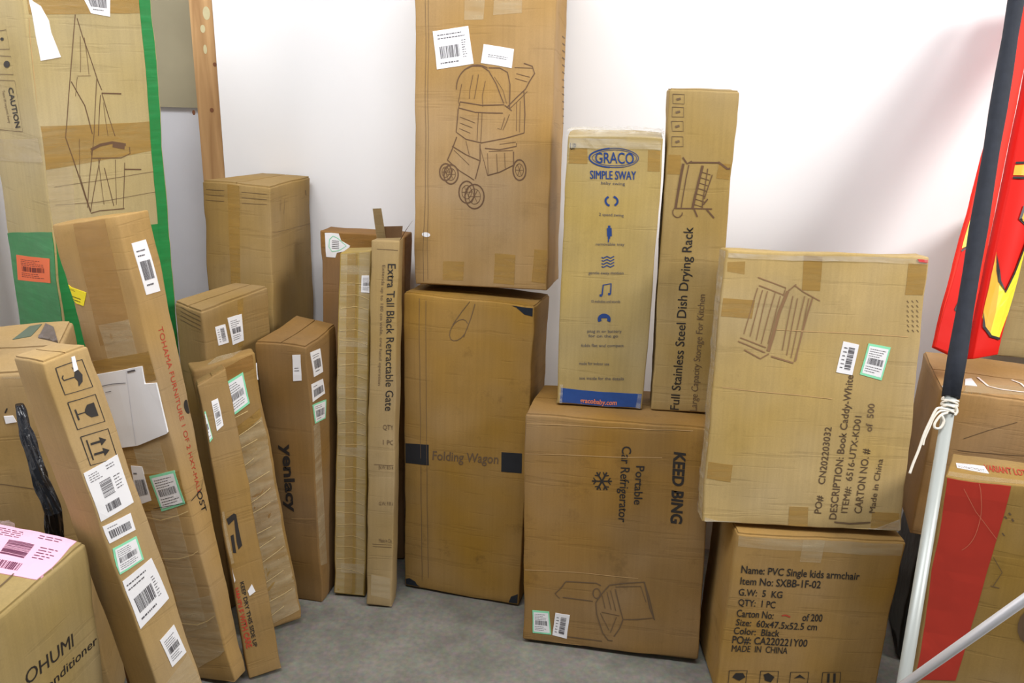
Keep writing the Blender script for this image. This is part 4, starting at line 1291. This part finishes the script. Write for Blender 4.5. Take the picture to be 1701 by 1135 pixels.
RED = plain('banner_red', (214, 26, 16), 0.6, var=.03, scale=6, spec=.2)
REDB = plain('banner_bright_red', (240, 44, 28), 0.6, spec=.2)
YEL = plain('banner_yellow', (246, 222, 52), 0.45)
YELO = plain('banner_orange_yellow', (236, 172, 40), 0.45)
BLK = plain('banner_black', (24, 20, 20), 0.5)


def leaning(name, quad, z0, y0, lean, thick, label, mat, bulge, seed):
    """an upright sheet whose outline was measured on the plane it leans in"""
    n = Vector((0.18, -math.cos(lean), math.sin(lean))).normalized()
    p0 = Vector((quad[4], y0, z0))
    P = [on_plane(px, py, p0, n) for px, py in quad[:4]]          # BL, BR, TR, TL
    B = [p - n * thick for p in P]
    root = (P[0] + P[1] + B[0] + B[1]) / 4
    c = [P[0], P[3], B[0], B[3], P[1], P[2], B[1], B[2]]
    return Carton(None, name, label, None, 'banner', seed, bulge, .002, min(.003, thick * .3), 0, mat,
                  ([*root], [0, 0, 0], [list(p - root) for p in c]), 'sheet', group='red banners at the right')


BA = leaning('banner', [(1551, 577), (1604, 602), (1728, -20), (1708, -20), 1.22], .842, 2.02, .34, .012,
             'bright red banner sheet right behind the black pole', REDB, 0, 51)
BA.lay('yellow_print', F, [BA.pxp(F, [(1598, 412), (1604, 390), (1611, 366), (1626, 366), (1622, 398), (1608, 408)])], YEL, .0012, False)
BA.lay('dark_red_print', F, [BA.pxp(F, [(1551, 577), (1578, 590), (1626, 412), (1598, 416)])], RED, .0008, False)
BA.strokes(F, [(.005, [(1597, 417), (1608, 409), (1622, 399)]), (.004, [(1586, 515), (1595, 496)]), (.004, [(1586, 515), (1594, 518)])], .004, BLK, 'black_outline', off=.002)
BB = leaning('banner', [(1616, 597), (1659, 589), (1818, -20), (1742, -20), 1.34], .842, 2.035, .34, .03,
             'rolled red banner with yellow black-edged lettering beside the bright red sheet', RED, .02, 53)
BB.lay('yellow_print', F, [BB.pxp(F, [(1651, 418), (1655, 470), (1664, 486), (1701, 404), (1740, 330), (1740, 380), (1701, 452), (1659, 563), (1645, 561), (1635, 548), (1631, 525), (1637, 480)])], YEL, .0012, False)
BB.lay('orange_print', F, [BB.pxp(F, [(1651, 418), (1655, 470), (1650, 520), (1642, 555), (1635, 548), (1631, 525), (1637, 480)]), BB.pxp(F, [(1681, 276), (1740, 276), (1740, 300), (1678, 292)]),
                               BB.pxp(F, [(1690, 346), (1702, 352), (1730, 330), (1730, 350), (1701, 378), (1686, 366)])], YELO, .0018, False)
BB.strokes(F, [(.006, [(1651, 414), (1655, 468), (1664, 486), (1678, 456), (1701, 404), (1740, 330)]), (.006, [(1631, 520), (1633, 545), (1643, 560), (1660, 565)]), (.006, [(1680, 272), (1740, 276)]),
               (.006, [(1678, 296), (1740, 304)]), (.006, [(1692, 344), (1685, 366), (1701, 380)]), (.006, [(1692, 344), (1701, 350)])], .005, BLK, 'black_outline', off=.0026)

# upright banner pole: black sleeve, silver tube, white cord
SILVER = plain('painted_silver', (178, 182, 178), 0.4, metal=.2)
SLEEVE = plain('black_fabric_sleeve', (34, 38, 48), 0.85, var=.15, scale=50, bump=.3)
CORD = plain('white_cord', (236, 228, 214), 0.7)
pole = bpy.data.objects.new('banner_pole', None)
COL.objects.link(pole)
q1 = unproj(1503, 1122, 1.58)
q2 = unproj(1688, 0, 1.86)
dirp = (q2 - q1)
foot = q1 - dirp * (q1.z - .014) / dirp.z
pole.location = foot
tag(pole, 'leaning silver pole with a black fabric sleeve and white cord tied below it', 'pole')


def rel(p):
    return p - foot


def at_px_y(yy):
    lo, hi = 0.0, 1.6
    for _ in range(50):
        m = (lo + hi) / 2
        if project(q1 + dirp * m)[1] > yy:
            lo = m
        else:
            hi = m
    return q1 + dirp * lo


joint = at_px_y(660)
tube('silver_tube', [rel(foot), rel(joint + dirp * .02)], .0118, SILVER, pole, 20)
top = q2 + dirp * .25
kk = 14
pts = [joint.lerp(top, i / kk) for i in range(kk + 1)]
tube('fabric_sleeve', [rel(p) for p in pts], .0175, SLEEVE, pole, 18, radii=[.0170 + .0012 * math.sin(i * 1.9) for i in range(kk + 1)])
ax = dirp.normalized()
s1 = ax.cross(Vector((0, 1, 0))).normalized()
s2 = s1.cross(ax)
coil = []
for i in range(90):
    a = i * .42
    coil.append(rel(joint - ax * (.004 + .030 * i / 90 + .006 * math.sin(i * .21)) + (s1 * math.cos(a) + s2 * math.sin(a)) * .0145))
tube('cord_wrap', coil, .0022, CORD, pole, 6)


def cord(pxs, r=.0026, d0=None):
    d0 = (joint - CAM).dot(_f) - .022
    return tube('cord_end', [rel(unproj(x, y, d0)) for x, y in pxs], r, CORD, pole, 7, smooth_n=5)


cord([(1578, 682), (1560, 678), (1553, 684), (1545, 700), (1535, 722), (1526, 748), (1517, 770), (1511, 787)])
cord([(1576, 684), (1562, 683), (1551, 694), (1543, 712), (1536, 728), (1533, 740)], .0022)
cord([(1574, 686), (1563, 690), (1553, 703), (1553, 711), (1562, 711), (1568, 700), (1564, 690)], .0026)
cord([(1588, 676), (1590, 684), (1586, 690)], .0024)

pole2 = bpy.data.objects.new('silver_pole', None)
COL.objects.link(pole2)
e0 = unproj(1300, 1281, 1.86)
e1 = unproj(1701, 997, 1.30)
d2 = e1 - e0
f2 = e0 - d2 * (e0.z - .012) / d2.z
pole2.location = f2
tag(pole2, 'bare silver pole lying diagonally across the bottom right corner', 'pole')
tube('silver_tube', [f2 * 0, (e1 + d2 * .35) - f2], .0080, plain('bright_silver', (222, 220, 224), .25, metal=.35), pole2, 20)
tube('end_cap', [f2 * 0 - d2.normalized() * .004, d2.normalized() * .02], .0088, BLK, pole2, 20)

# yellow-green scrap standing in the gap between the red-lettered box and the lower labelled box
yc = unproj(313, 588, 2.42)
yg = Carton(None, 'plastic_bottle', 'yellow-green plastic piece in the gap left of the two-label box', None, 'bottle', 55, .004, .003, .006, 0,
            plain('yellow_green_plastic', (186, 188, 30), .4), ([yc.x, yc.y, 0], [0, 0, .2],
            [[-.022, -.012, 0], [-.020, -.012, yc.z + .03], [-.022, .012, 0], [-.020, .012, yc.z + .03], [.022, -.012, 0], [.018, -.012, yc.z + .03], [.022, .012, 0], [.018, .012, yc.z + .03]]), 'body', group='')
